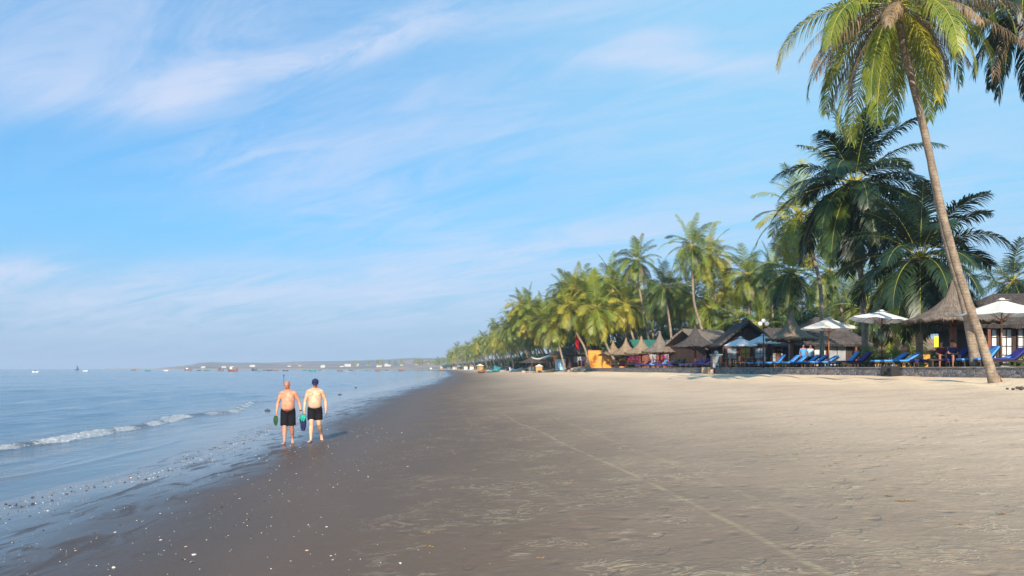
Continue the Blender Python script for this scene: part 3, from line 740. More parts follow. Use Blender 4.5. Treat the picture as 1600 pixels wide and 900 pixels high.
for i, (px, Y, s, lab) in enumerate([(1238, 100, 1.05, 'broad leaved tree behind the spire of the pointed thatched hut'), (1270, 92, .95, 'broad leaved tree behind the long thatched bungalow roof'),
        (1210, 112, 1.0, 'broad leaved tree left of the pointed hut spire, behind the globe lamp'), (1085, 118, 1.0, 'dark broad leaved tree behind the round thatched parasol'), (1052, 125, .95, 'dark broad leaved tree above the green roof'),
        (1115, 122, 1.0, 'dark tree behind the steep grey gabled roof'), (1545, 90, .8, 'broad leaved tree showing beside the right hand bungalow roof'), (1160, 125, .8, 'broad leaved tree behind the dark gable')]):
    r = empty('broadleaf_tree', pt(px, Y, TZ), i*1.1, lab, 'tree'); r.scale = (s, s, s)
    link('trunk', tv[i % 3][0], r); link('crown', tv[i % 3][1], r)
def shrub_mesh(seed, H, leaf, n, m):
    rnd = random.Random(seed); mb = MB()
    for i in range(7): leaf_clump(mb, rnd, (rnd.uniform(-.6, .6)*H, rnd.uniform(-.5, .5)*H, H*rnd.uniform(.3, .75)), H*.38, n, leaf)
    return mb.mesh('foliage', M[m])
sv = [shrub_mesh(s, 1.0, .085, 170, 'shrub') for s in (1, 2, 3)]
GS = 'dark shrubs under the far palms'
for i in range(70):
    Y = 120*(900/120)**(i/70); x = float(xw(Y))+rnd.uniform(7, 15)
    o = link('shrub', sv[i % 3], None, (x, Y, TZ)); s = rnd.uniform(3.2, 5.2); o.scale = (s*1.4, s*1.4, s)
    tag(o, 'dark green shrub in the shade under the far palm grove', 'shrub', GS)
for i in range(34):
    px = 905+i*20+rnd.uniform(-6, 6); Y = wallY(px)+rnd.uniform(40, 55)
    o = link('shrub', sv[i % 3], None, pt(px, Y, TZ)); s = rnd.uniform(3.0, 5.0) if px < 1180 else rnd.uniform(1.6, 2.8); o.scale = (s*1.5, s*1.5, s); o.rotation_euler.z = i
    tag(o, 'leafy shrub in the garden behind the bungalows', 'shrub', 'garden shrubs behind the bungalows')
def fern_mesh(seed, n=16, L=1.1):
    rnd = random.Random(seed); mb = MB()
    for i in range(n):
        a = i*2.4; frond(mb, rnd, a, rnd.uniform(.5, 1.35), L*rnd.uniform(.7, 1.1), 1.3, 14, .045, .22, 2, 0, 0, 0, .2, .01)
    return mb.mesh('foliage', M['fern'])
fv = [fern_mesh(1), fern_mesh(2)]
for i, (px, dY, s, lab) in enumerate([(1372, 7, 2.0, 'spiky bright green plant at the foot of the tilted parasol'), (1398, 7, 1.8, 'spiky bright green plant beside the ochre wall'), (1440, 5, .8, 'low bright plant left of the seated couple'),
        (1315, 6, .8, 'low green plant behind the light blue loungers'), (1508, 4.5, .9, 'green plant at the foot of the trunk behind the seated couple'), (1588, 5, 1.0, 'bright green bush in front of the white windows'),
        (1218, 7, .8, 'yellow green plant under the globe lamp'), (1062, 6, 1.4, 'spiky green plant between the navy loungers'), (988, 7, 1.5, 'yellow green plant against the orange wall'), (1152, 9, 1.3, 'green plant on the veranda of the gabled bungalow'), (1424, 6, .7, 'small green plant behind two light blue loungers'), (1540, 6, .8, 'small green plant right of the seated couple')]):
    o = link('garden_plant', fv[i % 2], None, pt(px, wallY(px)+dY, TZ)); o.scale = (s, s, s); o.rotation_euler.z = i
    tag(o, lab, 'plant')
# bougainvillea hedge
rnd2 = random.Random(4); mb = MB()
for i in range(11): leaf_clump(mb, rnd2, (-4.4+i*.9, rnd2.uniform(-.3, .3), 1.0+rnd2.uniform(-.2, .5)), 1.0, 170, .14, 0 if rnd2.random() < .8 else 1)
o = mb.build('bougainvillea_hedge', [M['magenta'], M['shrub']], None, pt(1026, 106, TZ)); o.rotation_euler.z = R(-10)
tag(o, 'magenta bougainvillea hedge behind the row of thatched parasols', 'hedge')

# ------------------------------------------------------------------ sea wall
def build_wall():
    r = empty('sea_wall', (25.5-.1316*33, 33, 1.6), 0, 'low grey stone retaining wall between the sand and the lounger terrace', 'wall')
    o0 = r.location; mb = MB(); cp = MB(); rn = random.Random(3)
    ys = np.arange(-30, 116.5, .5); vs = []; cs = []
    for y in ys:
        x = float(xw(y)); j = rn.uniform(-.012, .012)
        for dx, z in ((-.02+j, 1.30), (.0+j*.6, 1.75), (.05+j, 2.07+rn.uniform(-.008, .008)), (.42, 2.07), (.42, 1.3)): vs.append(Vector((x+dx, y, z))-o0)
        t = rn.uniform(-.012, .012)
        for dx, z in ((.02, 2.072), (.02+t, 2.135+t*.6), (.44, 2.135+t*.6), (.44, 2.072)): cs.append(Vector((x+dx, y, z))-o0)
    n = len(ys)
    mb.add(vs, [(i*5+k, (i+1)*5+k, (i+1)*5+(k+1) % 5, i*5+(k+1) % 5) for i in range(n-1) for k in range(5)])
    cp.add(cs, [(i*4+k, (i+1)*4+k, (i+1)*4+(k+1) % 4, i*4+(k+1) % 4) for i in range(n-1) for k in range(4)])
    m = bpy.data.materials.new('rubble_stone'); m.use_nodes = True; nt = m.node_tree; nt.nodes.clear(); b = NB(nt)
    out = b.node('ShaderNodeOutputMaterial'); p = b.node('ShaderNodeBsdfPrincipled'); tc = b.node('ShaderNodeTexCoord'); v = b.scl(tc.outputs['Object'], 1, .7, 1.2)
    cell = b.voro(v, 4.5, 'F1', 'Color'); sepc = b.node('ShaderNodeSeparateColor'); b.l.new(cell, sepc.inputs[0])
    edge = b.voro(v, 4.5, 'DISTANCE_TO_EDGE'); c = b.mix(sepc.outputs[0], (.10, .105, .12), (.25, .24, .25))
    c = b.mix(b.ramp(sepc.outputs[1], .7, 1.0, 0, .7), c, (.36, .28, .21)); c = b.mix(b.ramp(edge, .01, .05, .8, 0), c, (.30, .29, .28))
    st = b.noise(b.scl(tc.outputs['Object'], 1, 3, .3), 3.0, 4, .6); c = b.mix(b.ramp(st, .55, .75, 0, .6), c, (.055, .055, .065))
    b.l.new(c, p.inputs['Base Color']); p.inputs['Roughness'].default_value = .9
    bn = b.node('ShaderNodeBump'); bn.inputs['Distance'].default_value = .06; b.l.new(b.ramp(edge, 0, .15), bn.inputs['Height']); b.l.new(bn.outputs[0], p.inputs['Normal'])
    b.l.new(p.outputs[0], out.inputs[0])
    mb.build('stone_face', m, r); cp.build('capping', mat('worn_concrete', (.30, .27, .24), .9, .35, 2.5, .5, 20), r)
    # openings / steps that break the wall
    for px, wd, nm, lab in ((1397, .75, 'beach_steps', 'narrow steps at the stone wall, coloured black for the shade of a gap'), (1109, 1.8, 'beach_steps', 'pale boulders and sandy steps set against the stone wall')):
        Y = wallY(px)-.1; x = float(xw(Y)); s = MB()
        for k in range(3): s.box((x-.12-.16*k, Y, 1.66+.32-.16*k), (.20, wd, .16))
        for sg in (-1, 1): s.box((x-.25, Y+sg*(wd/2+.12), 1.85), (.5, .16, .66), taper=.9)
        o = s.build(nm, M['iron'] if px == 1397 else mat('sandstone', (.42, .32, .22), .9, .3, 3, .5, 12)); tag(o, lab, 'steps')  # narrow steps take the black iron colour to paint a recess's shade
build_wall()

# ------------------------------------------------------------------ thatched parasols and huts
def cone_roof(name, Rr, H, spire, m, seed, flare=1.35, nseg=72, eave=.16, parent=None):
    """concave thatch cone with a spire and a ragged eave, UVs run along the straw"""
    rn = random.Random(seed); rings = []
    K = 16
    for j in range(K+1):
        t = j/K; r = Rr*(.035+.965*t**1.05); z = H*((1-t)**flare)+spire*math.exp(-t*9)
        rings.append((r, z, t))
    vs = []; uv = []; fs = []
    ph = [rn.uniform(-1, 1) for _ in range(nseg)]
    for j, (r, z, t) in enumerate(rings):
        for k in range(nseg):
            a = 2*math.pi*k/nseg; lay = .035*Rr*((t*5) % 1.0)*.35
            rr = r+lay+rn.uniform(-.012, .012)*Rr*t; zz = z+rn.uniform(-.01, .01)*H
            if j == K: zz += ph[k]*.06-.02; rr += ph[k]*.03
            vs.append((rr*math.cos(a), rr*math.sin(a), zz)); uv.append((a/6.283*Rr*1.2, t*Rr))
    # underside lip
    for k in range(nseg):
        a = 2*math.pi*k/nseg; vs.append(((Rr-.05)*math.cos(a), (Rr-.05)*math.sin(a), -eave+ph[k]*.09)); uv.append((a/6.283*Rr*1.2, Rr+.2))
    for k in range(nseg):
        a = 2*math.pi*k/nseg; vs.append((.5*Rr*math.cos(a), .5*Rr*math.sin(a), H*.28-.08)); uv.append((a*2, .3))
    vs.append((0, 0, H*.6)); uv.append((0, 0))
    n = nseg
    for j in range(K+2):
        for k in range(n): fs.append((j*n+k, j*n+(k+1) % n, (j+1)*n+(k+1) % n, (j+1)*n+k))
    for k in range(n): fs.append(((K+2)*n+k, (K+2)*n+(k+1) % n, (K+3)*n))
    # loose straw fringe
    for _ in range(int(nseg*5)):
        a = rn.random()*6.283; r0 = Rr*rn.uniform(.93, 1.0); z0 = H*((1-r0/Rr)**flare)*.5-.03; l = rn.uniform(.10, .26)
        w = .012; i = len(vs); ca, sa = math.cos(a), math.sin(a)
        vs += [((r0)*ca-w*sa, r0*sa+w*ca, z0), (r0*ca+w*sa, r0*sa-w*ca, z0), ((r0+.10)*ca, (r0+.10)*sa, z0-l)]; uv += [(a, 0), (a+.01, 0), (a, .2)]
        fs.append((i, i+1, i+2))
    me = bpy.data.meshes.new(name); me.from_pydata(vs, [], fs); me.materials.append(m)
    ul = me.uv_layers.new(name='UVMap')
    for l in me.loops: ul.data[l.index].uv = uv[l.vertex_index]
    for p_ in me.polygons: p_.use_smooth = len(p_.vertices) == 4
    me.update(); return link(name, me, parent)
def thatch_hut(px, Y, Rr, eave_y, apex_y, spire_y, post_r, label, m='thatch', seed=1, table=False):
    x, _, _ = pt(px, Y); ez = px2z(eave_y, Y); az_ = px2z(apex_y, Y); sz = px2z(spire_y, Y)
    root = empty('thatched_parasol', (x, Y, TZ), 0, label, 'thatched parasol')
    c = cone_roof('thatch_roof', Rr, az_-ez, sz-az_, M[m], seed, parent=root); c.location.z = ez-TZ
    mb = MB(); mb.tube([(0, 0, -.1), (0, 0, az_-TZ-.1)], post_r, 10); mb.build('post', M['wood_red'], root)
    st = MB()
    for k in range(8):
        a = k*math.pi/4+.2; st.tube([(post_r*math.cos(a), post_r*math.sin(a), ez-TZ-.35), (Rr*.8*math.cos(a), Rr*.8*math.sin(a), ez-TZ+.02)], .03, 5)
    st.build('strut', M['wood_dark'], root); return root
thatch_hut(1489, 42, 2.42, 500, 462, 438, .17, 'largest pointed thatched parasol behind the seated couple, on a thick post', seed=1)
thatch_hut(1237, 62, 2.0, 529, 503, 487, .13, 'pointed brown thatched parasol right of the globe lamp', 'thatch_tan', 2)
thatch_hut(1086, 78, 2.35, 541, 520, 508, .13, 'wide dark thatched parasol over the navy loungers', 'thatch_dark', 3)
thatch_hut(1031, 87, 2.0, 549, 528, 517, .10, 'thatched parasol directly left of the wide dark one', 'thatch', 4)
thatch_hut(1002, 92, 2.0, 551, 535, 525, .10, 'thatched parasol in front of the magenta hedge, second left of the wide dark one', 'thatch_tan', 5)
thatch_hut(978, 98, 2.0, 553, 537, 528, .10, 'thatched parasol before the right part of the orange wall', 'thatch_tan', 6)
thatch_hut(958, 105, 2.0, 554, 540, 532, .10, 'thatched parasol nearest the left end of the orange wall', 'thatch_tan', 7)
for i, (px, Y, Rr, ey, ay, sy, lab) in enumerate([(861, 140, 2.3, 562, 553, 549, 'tan thatched parasol beside the hanging pale blue cloths'), (831, 150, 2.6, 566, 558, 556, 'low dark thatched parasol at the left end of the beach shacks')]):
    r = thatch_hut(px, Y, Rr, ey, ay, sy, .08, lab, 'thatch_tan' if i == 0 else 'thatch_dark', 20+i)

# ------------------------------------------------------------------ canvas umbrellas
def umbrella(px, Y, Rr, edge_y, apex_y, label, m='canvas', tilt=(0, 0), base_x=None, wood='wood_orange', rz=.2):
    x, _, _ = pt(px, Y); ez = px2z(edge_y, Y); az_ = px2z(apex_y, Y)
    root = empty('beach_umbrella', (x, Y, TZ), rz, label, 'umbrella', 'white umbrellas on the terrace')
    h = az_-ez; top = az_-TZ
    mb = MB(); mb.tube([(0, 0, 0), (0, 0, top-.02)], .032, 8); pole = mb.build('pole', M[wood], root)
    mb = MB(); mb.box((0, 0, .06), (.5, .5, .12), taper=.85); mb.tube([(0, 0, .1), (0, 0, .42)], .05, 8); mb.build('base', M['grey_panel'], root)
    n = 8; K = 6; sub = 4; vs = []; fs = []
    cm = MB(); N = n*sub
    for j in range(K+1):
        t = j/K
        for k in range(N):
            a = 2*math.pi*k/N; f = (k % sub)/sub; sagk = 1-math.sin(math.pi*f)*.045*t
            # straight hem between ribs
            seg = math.cos(math.pi/n)/math.cos(math.pi/n-2*math.pi/n*f) if f else 1
            r = Rr*t*seg*(1 if t < 1 else 1); z = top-h*(t**.93)-.05*math.sin(math.pi*f)*t
            vs.append((r*math.cos(a), r*math.sin(a), z))
    for j in range(K):
        for k in range(N): fs.append((j*N+k, j*N+(k+1) % N, (j+1)*N+(k+1) % N, (j+1)*N+k))
    # hem band
    o = len(vs)
    for k in range(N):
        v = vs[K*N+k]; vs.append((v[0]*1.0, v[1]*1.0, v[2]-.07))
    for k in range(N): fs.append((K*N+k, K*N+(k+1) % N, o+(k+1) % N, o+k))
    cm.add(vs, fs, 0, False); cm.ell((0, 0, top+.02), (.14, .14, .06), 10, 4)
    cm.tube([(0, 0, top-.03), (0, 0, top+.0)], [.34, .14], 8)
    can = cm.build('canopy', M[m], root)
    st = MB(); hub = top-h-.32
    for k in range(n):
        a = 2*math.pi*k/n; p1 = (Rr*.97*math.cos(a), Rr*.97*math.sin(a), top-h-.015); mid = (Rr*.5*math.cos(a), Rr*.5*math.sin(a), top-h*.53-.03)
        st.tube([(0, 0, top-.06), mid, p1], .014, 4); st.tube([(.04*math.cos(a), .04*math.sin(a), hub), mid], .014, 4)
    st.tube([(0, 0, hub-.06), (0, 0, hub+.06)], .06, 8)
    rb = st.build('ribs', M['wood_orange'], root)
    if tilt != (0, 0):
        for o_ in (can, rb):
            o_.rotation_euler = (tilt[0], tilt[1], 0); off = Vector((0, 0, top)); o_.location = off-(Matrix.Rotation(tilt[0], 3, 'X').to_4x4() @ Matrix.Rotation(0, 4, 'Z')).to_3x3() @ off if False else off-o_.rotation_euler.to_matrix() @ off
    return root
umbrella(1565, 36.5, 1.78, 489, 468, 'white umbrella on a varnished wooden pole at the right edge, by the dark bungalow')
umbrella(1378, 44.5, 1.68, 499, 486, 'tilted white umbrella in front of the dark palm trunk', 'canvas_cool', (0, R(6)), wood='iron')
umbrella(1295, 49.5, 1.70, 512, 497, 'cream white umbrella with a wooden pole before the long thatched bungalow')
umbrella(1192, 68, 1.5, 535, 523, 'small white umbrella just left of the brown pointed thatch, behind another one', 'canvas_cool')
umbrella(1157, 64, 1.36, 539, 527, 'leftmost small white umbrella beside the grey gabled bungalow', 'canvas_cool')

# ------------------------------------------------------------------ sun loungers
def lounger(cushion, back_deg):
    root = empty('sun_lounger', (0, 0, 0)); L1, L2, W, H = 1.25, .78, .66, .34
    f = MB()
    for s in (-1, 1): f.box((L1/2+.35, s*W/2, H-.03), (1.98, .06, .07))
    for k in range(8): f.box((.10+k*.16, 0, H-.01), (.09, W, .03))
    f.build('frame', M['wood_dark'], root)
    for x_ in (.12, 1.75):
        for s in (-1, 1):
            l = MB(); l.box((x_, s*(W/2-.02), (H-.06)/2), (.07, .06, H-.06)); l.build('leg', M['wood_dark'], root)
    seat = MB(); seat.box((L1/2, 0, H+.065), (L1, W-.02, .10)); s_ = seat.build('seat_cushion', M[cushion], root)
    a = R(back_deg); Rm = Matrix.Rotation(-a, 3, 'Y'); b_ = MB(); c = Vector((L1, 0, H+.05))+Rm @ Vector((L2/2, 0, .03))
    b_.box(c, (L2, W-.02, .10), Rm); bb = b_.build('backrest', M[cushion], root)
    p_ = MB(); p_.box(Vector((L1, 0, H+.02))+Rm @ Vector((L2/2, 0, -.05)), (L2, W+.02, .03), Rm)
    q = Vector((L1, 0, H))+Rm @ Vector((L2*.7, 0, -.07)); p_.tube([q, (q.x+.12, 0, H-.02)], .02, 5); p_.build('back_frame', M['wood_dark'], root)
    for o in (s_, bb):
        bv = o.modifiers.new('soft', 'BEVEL'); bv.width = .03; bv.segments = 2
    return root
protos = {}
# (photo x of the head end, colour, back angle, distance behind, label)
LG = [(1604, 'navy', 40, 'navy sun lounger cut by the right edge of the view'), (1589, 'blue', 20, 'light blue sun lounger with a low backrest right of the wooden umbrella pole'),
      (1562, 'blue', 52, 'light blue sun lounger with its backrest raised high beside the leaning palm'), (1537, 'navy', 38, 'navy backed sun lounger just left of the leaning palm trunk'),
      (1512, 'navy', 45, 'navy sun lounger right behind the seated couple'), (1484, 'navy', 15, 'navy sun lounger the couple sit on'),
      (1434, 'blue', 32, 'light blue sun lounger nearest the left of the seated couple'), (1417, 'blue', 34, 'light blue sun lounger, second to the left of the seated couple'),
      (1362, 'navy', 45, 'navy sun lounger under the tilted umbrella, among light blue ones'), (1345, 'blue', 50, 'light blue sun lounger left of the navy one under the tilted umbrella'),
      (1309, 'blue', 30, 'light blue sun lounger just right of the cream umbrella pole'), (1292, 'blue', 36, 'light blue sun lounger just left of the cream umbrella pole'), (1281, 'blue', 38, 'light blue sun lounger, second left of the cream umbrella pole'),
      (1263, 'blue', 40, 'light blue sun lounger, third left of the cream umbrella pole'), (1250, 'blue', 42, 'light blue sun lounger, fourth left of the cream umbrella pole'), (1229, 'blue', 48, 'light blue sun lounger standing alone by the globe lamp'),
      (1205, 'blue', 6, 'flat light blue sun lounger left of the globe lamp')]
ORD = ['nearest', 'second', 'third', 'fourth', 'fifth', 'sixth', 'seventh', 'eighth', 'ninth', 'tenth', 'eleventh', 'twelfth', 'thirteenth', 'fourteenth']
for k, px in enumerate([1116, 1109, 1101, 1092, 1072, 1063, 1052, 1044, 1036, 1027, 1018, 1008, 990, 978]):
    LG.append((px, 'navy' if k not in (7, 9) else 'blue', 40 if k % 3 else 30, 'far sun lounger under the thatched parasols, %s from the stone pillar' % ORD[k]))
for px, colr, bk, lab in LG:
    key = (colr, bk)
    if key not in protos: protos[key] = lounger(colr, bk); o = protos[key]
    else: o = copy_tree(protos[key])
    # find depth where the head end meets that column
    Y = 60.0
    for _ in range(60):
        x = float(xw(Y))+.75+1.95; Y = .6*Y+.4*(x*F/(px-CX))
    o.location = (float(xw(Y))+.75, Y, TZ); o.rotation_euler.z = R(random.uniform(-5, 5)-4)
    tag(o, lab, 'sun lounger', 'sun loungers in a row along the sea wall')

# ------------------------------------------------------------------ lamp with three globes
def lamp():
    r = empty('street_lamp', pt(1193, 57, TZ), 0, 'black lamp post with three white globes among the umbrellas', 'lamp'); top = px2z(506, 57)-TZ
    p_ = MB(); p_.tube([(0, 0, 0), (0, 0, .5), (0, 0, .55), (0, 0, top)], [.08, .07, .045, .035], 8); p_.build('pole', M['iron'], r)
    a_ = MB()
    for k in range(2):
        s = (-1, 1)[k]; a_.tube([(0, 0, top-.35), (s*.15, 0, top-.38), (s*.24, 0, top-.15)], .018, 6)
    a_.build('arm', M['iron'], r)
    for x_, z_ in ((-.24, top+.0), (.24, top+.0), (0, top+.22)):
        g = MB(); g.ell((x_, 0, z_), (.16, .16, .16), 16, 10); g.build('globe', M['globe'], r)
lamp()

# ------------------------------------------------------------------ buildings
def roof_mesh(mb_v, faces, name, m, parent, thick=.22):
    """thick roof sheets: faces are quads of 3-D points, UV along the slope; laps as ragged edges"""
    vs = []; fs = []; uv = []
    for q in faces:
        a, b_, c, d = [Vector(p) for p in q]; nrm = (b_-a).cross(d-a).normalized()
        if nrm.z < 0: nrm = -nrm
        NU, NV = 24, 8; o = len(vs); W = (b_-a).length; Hh = (d-a).length
        for lay in (0, 1):
            for j in range(NV+1):
                for i in range(NU+1):
                    u, v = i/NU, j/NV; p = a.lerp(b_, u).lerp(d.lerp(c, u), v)
                    jit = random.uniform(-.03, .03) if 0 < j else 0
                    p = p+nrm*((0 if lay == 0 else -thick)+jit*(1-lay)) + Vector((0, 0, random.uniform(-.08, .04) if j == NV else 0))
                    vs.append(p); uv.append((u*W, v*Hh))
        n1 = NU+1; tot = n1*(NV+1)
        for j in range(NV):
            for i in range(NU):
                fs.append((o+j*n1+i, o+j*n1+i+1, o+(j+1)*n1+i+1, o+(j+1)*n1+i)); fs.append(tuple(reversed([tot+k for k in fs[-1]])))
        for i in range(NU):
            for j in (0, NV): k = o+j*n1+i; fs.append((k, k+1, k+1+tot, k+tot))
        for j in range(NV):
            for i in (0, NU): k = o+j*n1+i; fs.append((k, k+n1, k+n1+tot, k+tot))
    me = bpy.data.meshes.new(name); me.from_pydata(vs, [], fs); me.materials.append(m); ul = me.uv_layers.new(name='UVMap')
    for l in me.loops: ul.data[l.index].uv = uv[l.vertex_index]
    me.update(); return link(name, me, parent)
def window(parent, x, z, w, h, y, frame='wood_red', pane='curtain', bars=(1, 3), name='window'):
    """framed opening on a wall facing -y; pane is set back as a sub-part"""
    f = MB(); t = .07
    f.box((x-w/2, y, z), (t, .10, h)); f.box((x+w/2, y, z), (t, .10, h)); f.box((x, y, z-h/2+t/2), (w-t, .098, t)); f.box((x, y, z+h/2-t/2), (w-t, .098, t))
    for i in range(bars[0]): f.box((x-w/2+w*(i+1)/(bars[0]+1), y-.01, z), (.035, .06, h-2*t))
    for i in range(bars[1]): f.box((x, y-.012, z-h/2+h*(i+1)/(bars[1]+1)), (w-t, .05, .03))
    fo = f.build(name, M[frame], parent); p_ = MB(); p_.box((x, y+.03, z), (w-t, .02, h-t)); p_.build('pane', M[pane], fo)
def bungalow(px, Y, rz, W, D, Hw, Hr, over, label, roofm='thatch_dark', wallm='wood_dark', kind='hip', wins=(), posts=(), postm='wood_red', door=None):
    r = empty('bungalow', pt(px, Y, TZ), rz, label, 'bungalow')
    w = MB(); w.box((0, D/2, Hw/2), (W, D, Hw)); 
    if kind == 'gable':
        w.add([(-W/2, -.0, Hw), (W/2, -.0, Hw), (0, -.0, Hw+Hr*W/(W+2*over)), (-W/2, D, Hw), (W/2, D, Hw), (0, D, Hw+Hr*W/(W+2*over))], [(0, 1, 2), (4, 3, 5)])
    w.build('wall', M[wallm], r)
    x0, x1, y0, y1 = -W/2-over, W/2+over, -over, D+over; ez = Hw-.12; rz_ = Hw+Hr; cy = D/2
    if kind == 'hip':
        k = min(W, D)*.42; A = (x0, y0, ez); B = (x1, y0, ez); C_ = (x1, y1, ez); Dd = (x0, y1, ez); P = (-W/2+k, cy, rz_); Q = (W/2-k, cy, rz_)
        faces = [(P, Q, B, A), (Q, P, Dd, C_), (P, P, A, Dd), (Q, Q, C_, B)]
        faces[2] = (P, (P[0], P[1]+.01, P[2]), Dd, A); faces[3] = (Q, (Q[0], Q[1]+.01, Q[2]), C_, B)
    elif kind == 'gable':
        faces = [((0, y0, rz_), (0, y1, rz_), (x0, y1, ez), (x0, y0, ez)), ((0, y0, rz_), (0, y1, rz_), (x1, y1, ez), (x1, y0, ez))]
    else:  # ridge parallel to the front
        faces = [((x0, cy, rz_), (x1, cy, rz_), (x1, y0, ez), (x0, y0, ez)), ((x0, cy, rz_), (x1, cy, rz_), (x1, y1, ez), (x0, y1, ez))]
    roof_mesh(None, faces, 'roof', M[roofm], r)
    for (x, z, ww, hh, fr, pn, bars) in wins: window(r, x, z, ww, hh, -.055, fr, pn, bars)
    for x in posts:
        p_ = MB(); p_.box((x, -over*.7, (ez+.1)/2), (.16, .16, ez+.1)); p_.build('post', M[postm], r)
    return r
cur = 'curtain'
bungalow(1620, 45, R(-6), 6.5, 5, 2.55, 1.9, 1.0, 'dark bungalow with white curtained french windows at the right edge', 'thatch_dark', 'wood_dark', 'hip',
         wins=[(x, 1.25, .62, 2.0, 'wood_dark', cur, (1, 3)) for x in (-2.45, -1.65, -.75, .05, .9, 1.7)], posts=(-2.9, -.35, 2.4))
bungalow(1300, 72, R(4), 5.0, 5, 2.3, 2.5, .9, 'long thatched bungalow with white and grey wall panels behind the cream umbrella', 'thatch_dark', 'wood_dark', 'hip',
         wins=[(-1.15, 1.15, 1.1, 2.0, 'wood_red', 'plaster', (0, 0)), (.45, 1.2, 1.7, 2.0, 'wood_dark', 'grey_panel', (1, 0))], posts=(1.9, -2.3))
bungalow(1352, 80, R(-3), 6.0, 5, 2.3, 2.1, .9, 'thatched bungalow half hidden behind the dark palm trunk', 'thatch_dark', 'ochre', 'hip', wins=[(.6, 1.2, 1.0, 1.9, 'wood_red', 'glass', (1, 2))])
bungalow(1410, 76, R(2), 5.4, 5, 2.0, 2.0, .9, 'ochre walled bungalow with a rounded thatched roof behind the spiky plants', 'thatch', 'ochre', 'hip', wins=[(-1.2, 1.0, .9, 1.7, 'wood_dark', 'glass', (1, 2)), (1.4, 1.0, .9, 1.2, 'wood_dark', 'glass', (1, 1))])
bungalow(1222, 86, R(3), 6.0, 5, 2.3, 2.2, .9, 'bungalow with small paned windows behind the brown pointed thatch', 'thatch_dark', 'wood_red', 'hip', wins=[(x, 1.2, .8, 1.9, 'wood_dark', 'glass', (1, 3)) for x in (-2.2, -1.1, .2, 1.4)])
bungalow(1168, 78, R(-4), 4.8, 5, 2.2, 2.5, .8, 'steep gabled thatched bungalow with its dark gable towards the sea', 'thatch_dark', 'wood_dark', 'gable',
         wins=[(-1.5, 1.15, .9, 1.8, 'wood_red', 'glass', (1, 2)), (-.2, 1.15, .9, 1.8, 'wood_red', 'ochre', (1, 2)), (1.2, 1.15, 1.1, 1.8, 'wood_red', cur, (1, 2))], posts=(-2.2, .5, 2.2))
bungalow(1128, 84, R(38), 5.2, 5.0, 2.2, 2.0, .8, 'grey thatched bungalow with a slanting gable left of the dark gabled one', 'thatch', 'wood_dark', 'ridge',
         wins=[(-1.5, 1.15, .8, 1.8, 'wood_red', 'glass', (1, 2)), (0, 1.15, .8, 1.8, 'wood_red', cur, (1, 2)), (1.5, 1.15, .8, 1.8, 'wood_red', 'glass', (1, 2))], posts=(-2.2, 2.2))
bungalow(1060, 106, R(5), 10.5, 5, 2.5, 1.4, .7, 'long low building with a green sheet roof behind the thatched parasols', 'teal_roof', 'wood_red', 'ridge', wins=[(x, 1.2, 1.0, 1.6, 'wood_dark', 'glass', (1, 1)) for x in (-3.5, -1.5, .5, 2.5)])
bungalow(926, 132, R(0), 8.0, 5, 2.6, 2.2, .8, 'dark grey thatched building behind the orange wall', 'thatch_dark', 'wood_dark', 'hip', wins=[(x, 1.5, 1.2, 1.0, 'grey_panel', 'glass', (1, 0)) for x in (-2.5, -.4, 1.7)])
bungalow(893, 133, R(6), 3.6, 3.5, 2.1, .8, .6, 'dark open fronted beach shack with a low tan thatched roof', 'thatch_tan', 'wood_dark', 'ridge')
bungalow(1455, 100, R(0), 5, 5, 2.4, 1.8, .8, 'pale walled house seen between the trunks behind the seated couple', 'thatch_tan', 'plaster', 'hip', wins=[(0, 1.2, 1, 1.2, 'wood_dark', 'glass', (1, 1))])

# coloured garden walls
def wall_panel(px, Y, w, h, m, label, rz=0, name='garden_wall'):
    r = empty(name, pt(px, Y, TZ), rz, label, 'wall'); mb = MB(); mb.box((0, 0, h/2), (w, .2, h)); mb.build('panel', M[m], r)
    c = MB(); c.box((0, 0, h+.05), (w+.1, .28, .1)); c.build('coping', M['wood_dark'] if m != 'orange' else M['ochre'], r)
    for s in (-1, 1):
        p_ = MB(); p_.box((s*(w/2+.1), 0, h/2+.04), (.22, .3, h+.12)); p_.build('pillar', M['ochre'], r)
wall_panel(931, 123, 2.0, 2.7, 'orange', 'orange garden wall, narrow left piece in full sun')
wall_panel(954, 122, 2.1, 2.3, 'orange', 'orange garden wall section behind the leftmost thatched parasol')
wall_panel(976, 121, 1.7, 2.3, 'orange', 'orange garden wall section right of the bent pale trunk')
wall_panel(994, 120, 1.3, 2.2, 'ochre', 'yellow ochre garden wall section at the end of the orange wall')
# stone pillar beside the steps
o = MB(); o.box((0, 0, .55), (.75, .75, 1.1)); o.box((0, 0, 1.14), (.9, .9, .1)); o.ell((0, 0, 1.3), (.2, .2, .2), 12, 8)
o = o.build('stone_pillar', mat('blue_grey_stone', (.20, .25, .28), .85, .3, 4, .5, 20), None, pt(1119, wallY(1119)+1.2, TZ)); tag(o, 'squat blue grey stone pillar at the head of the beach steps', 'pillar')
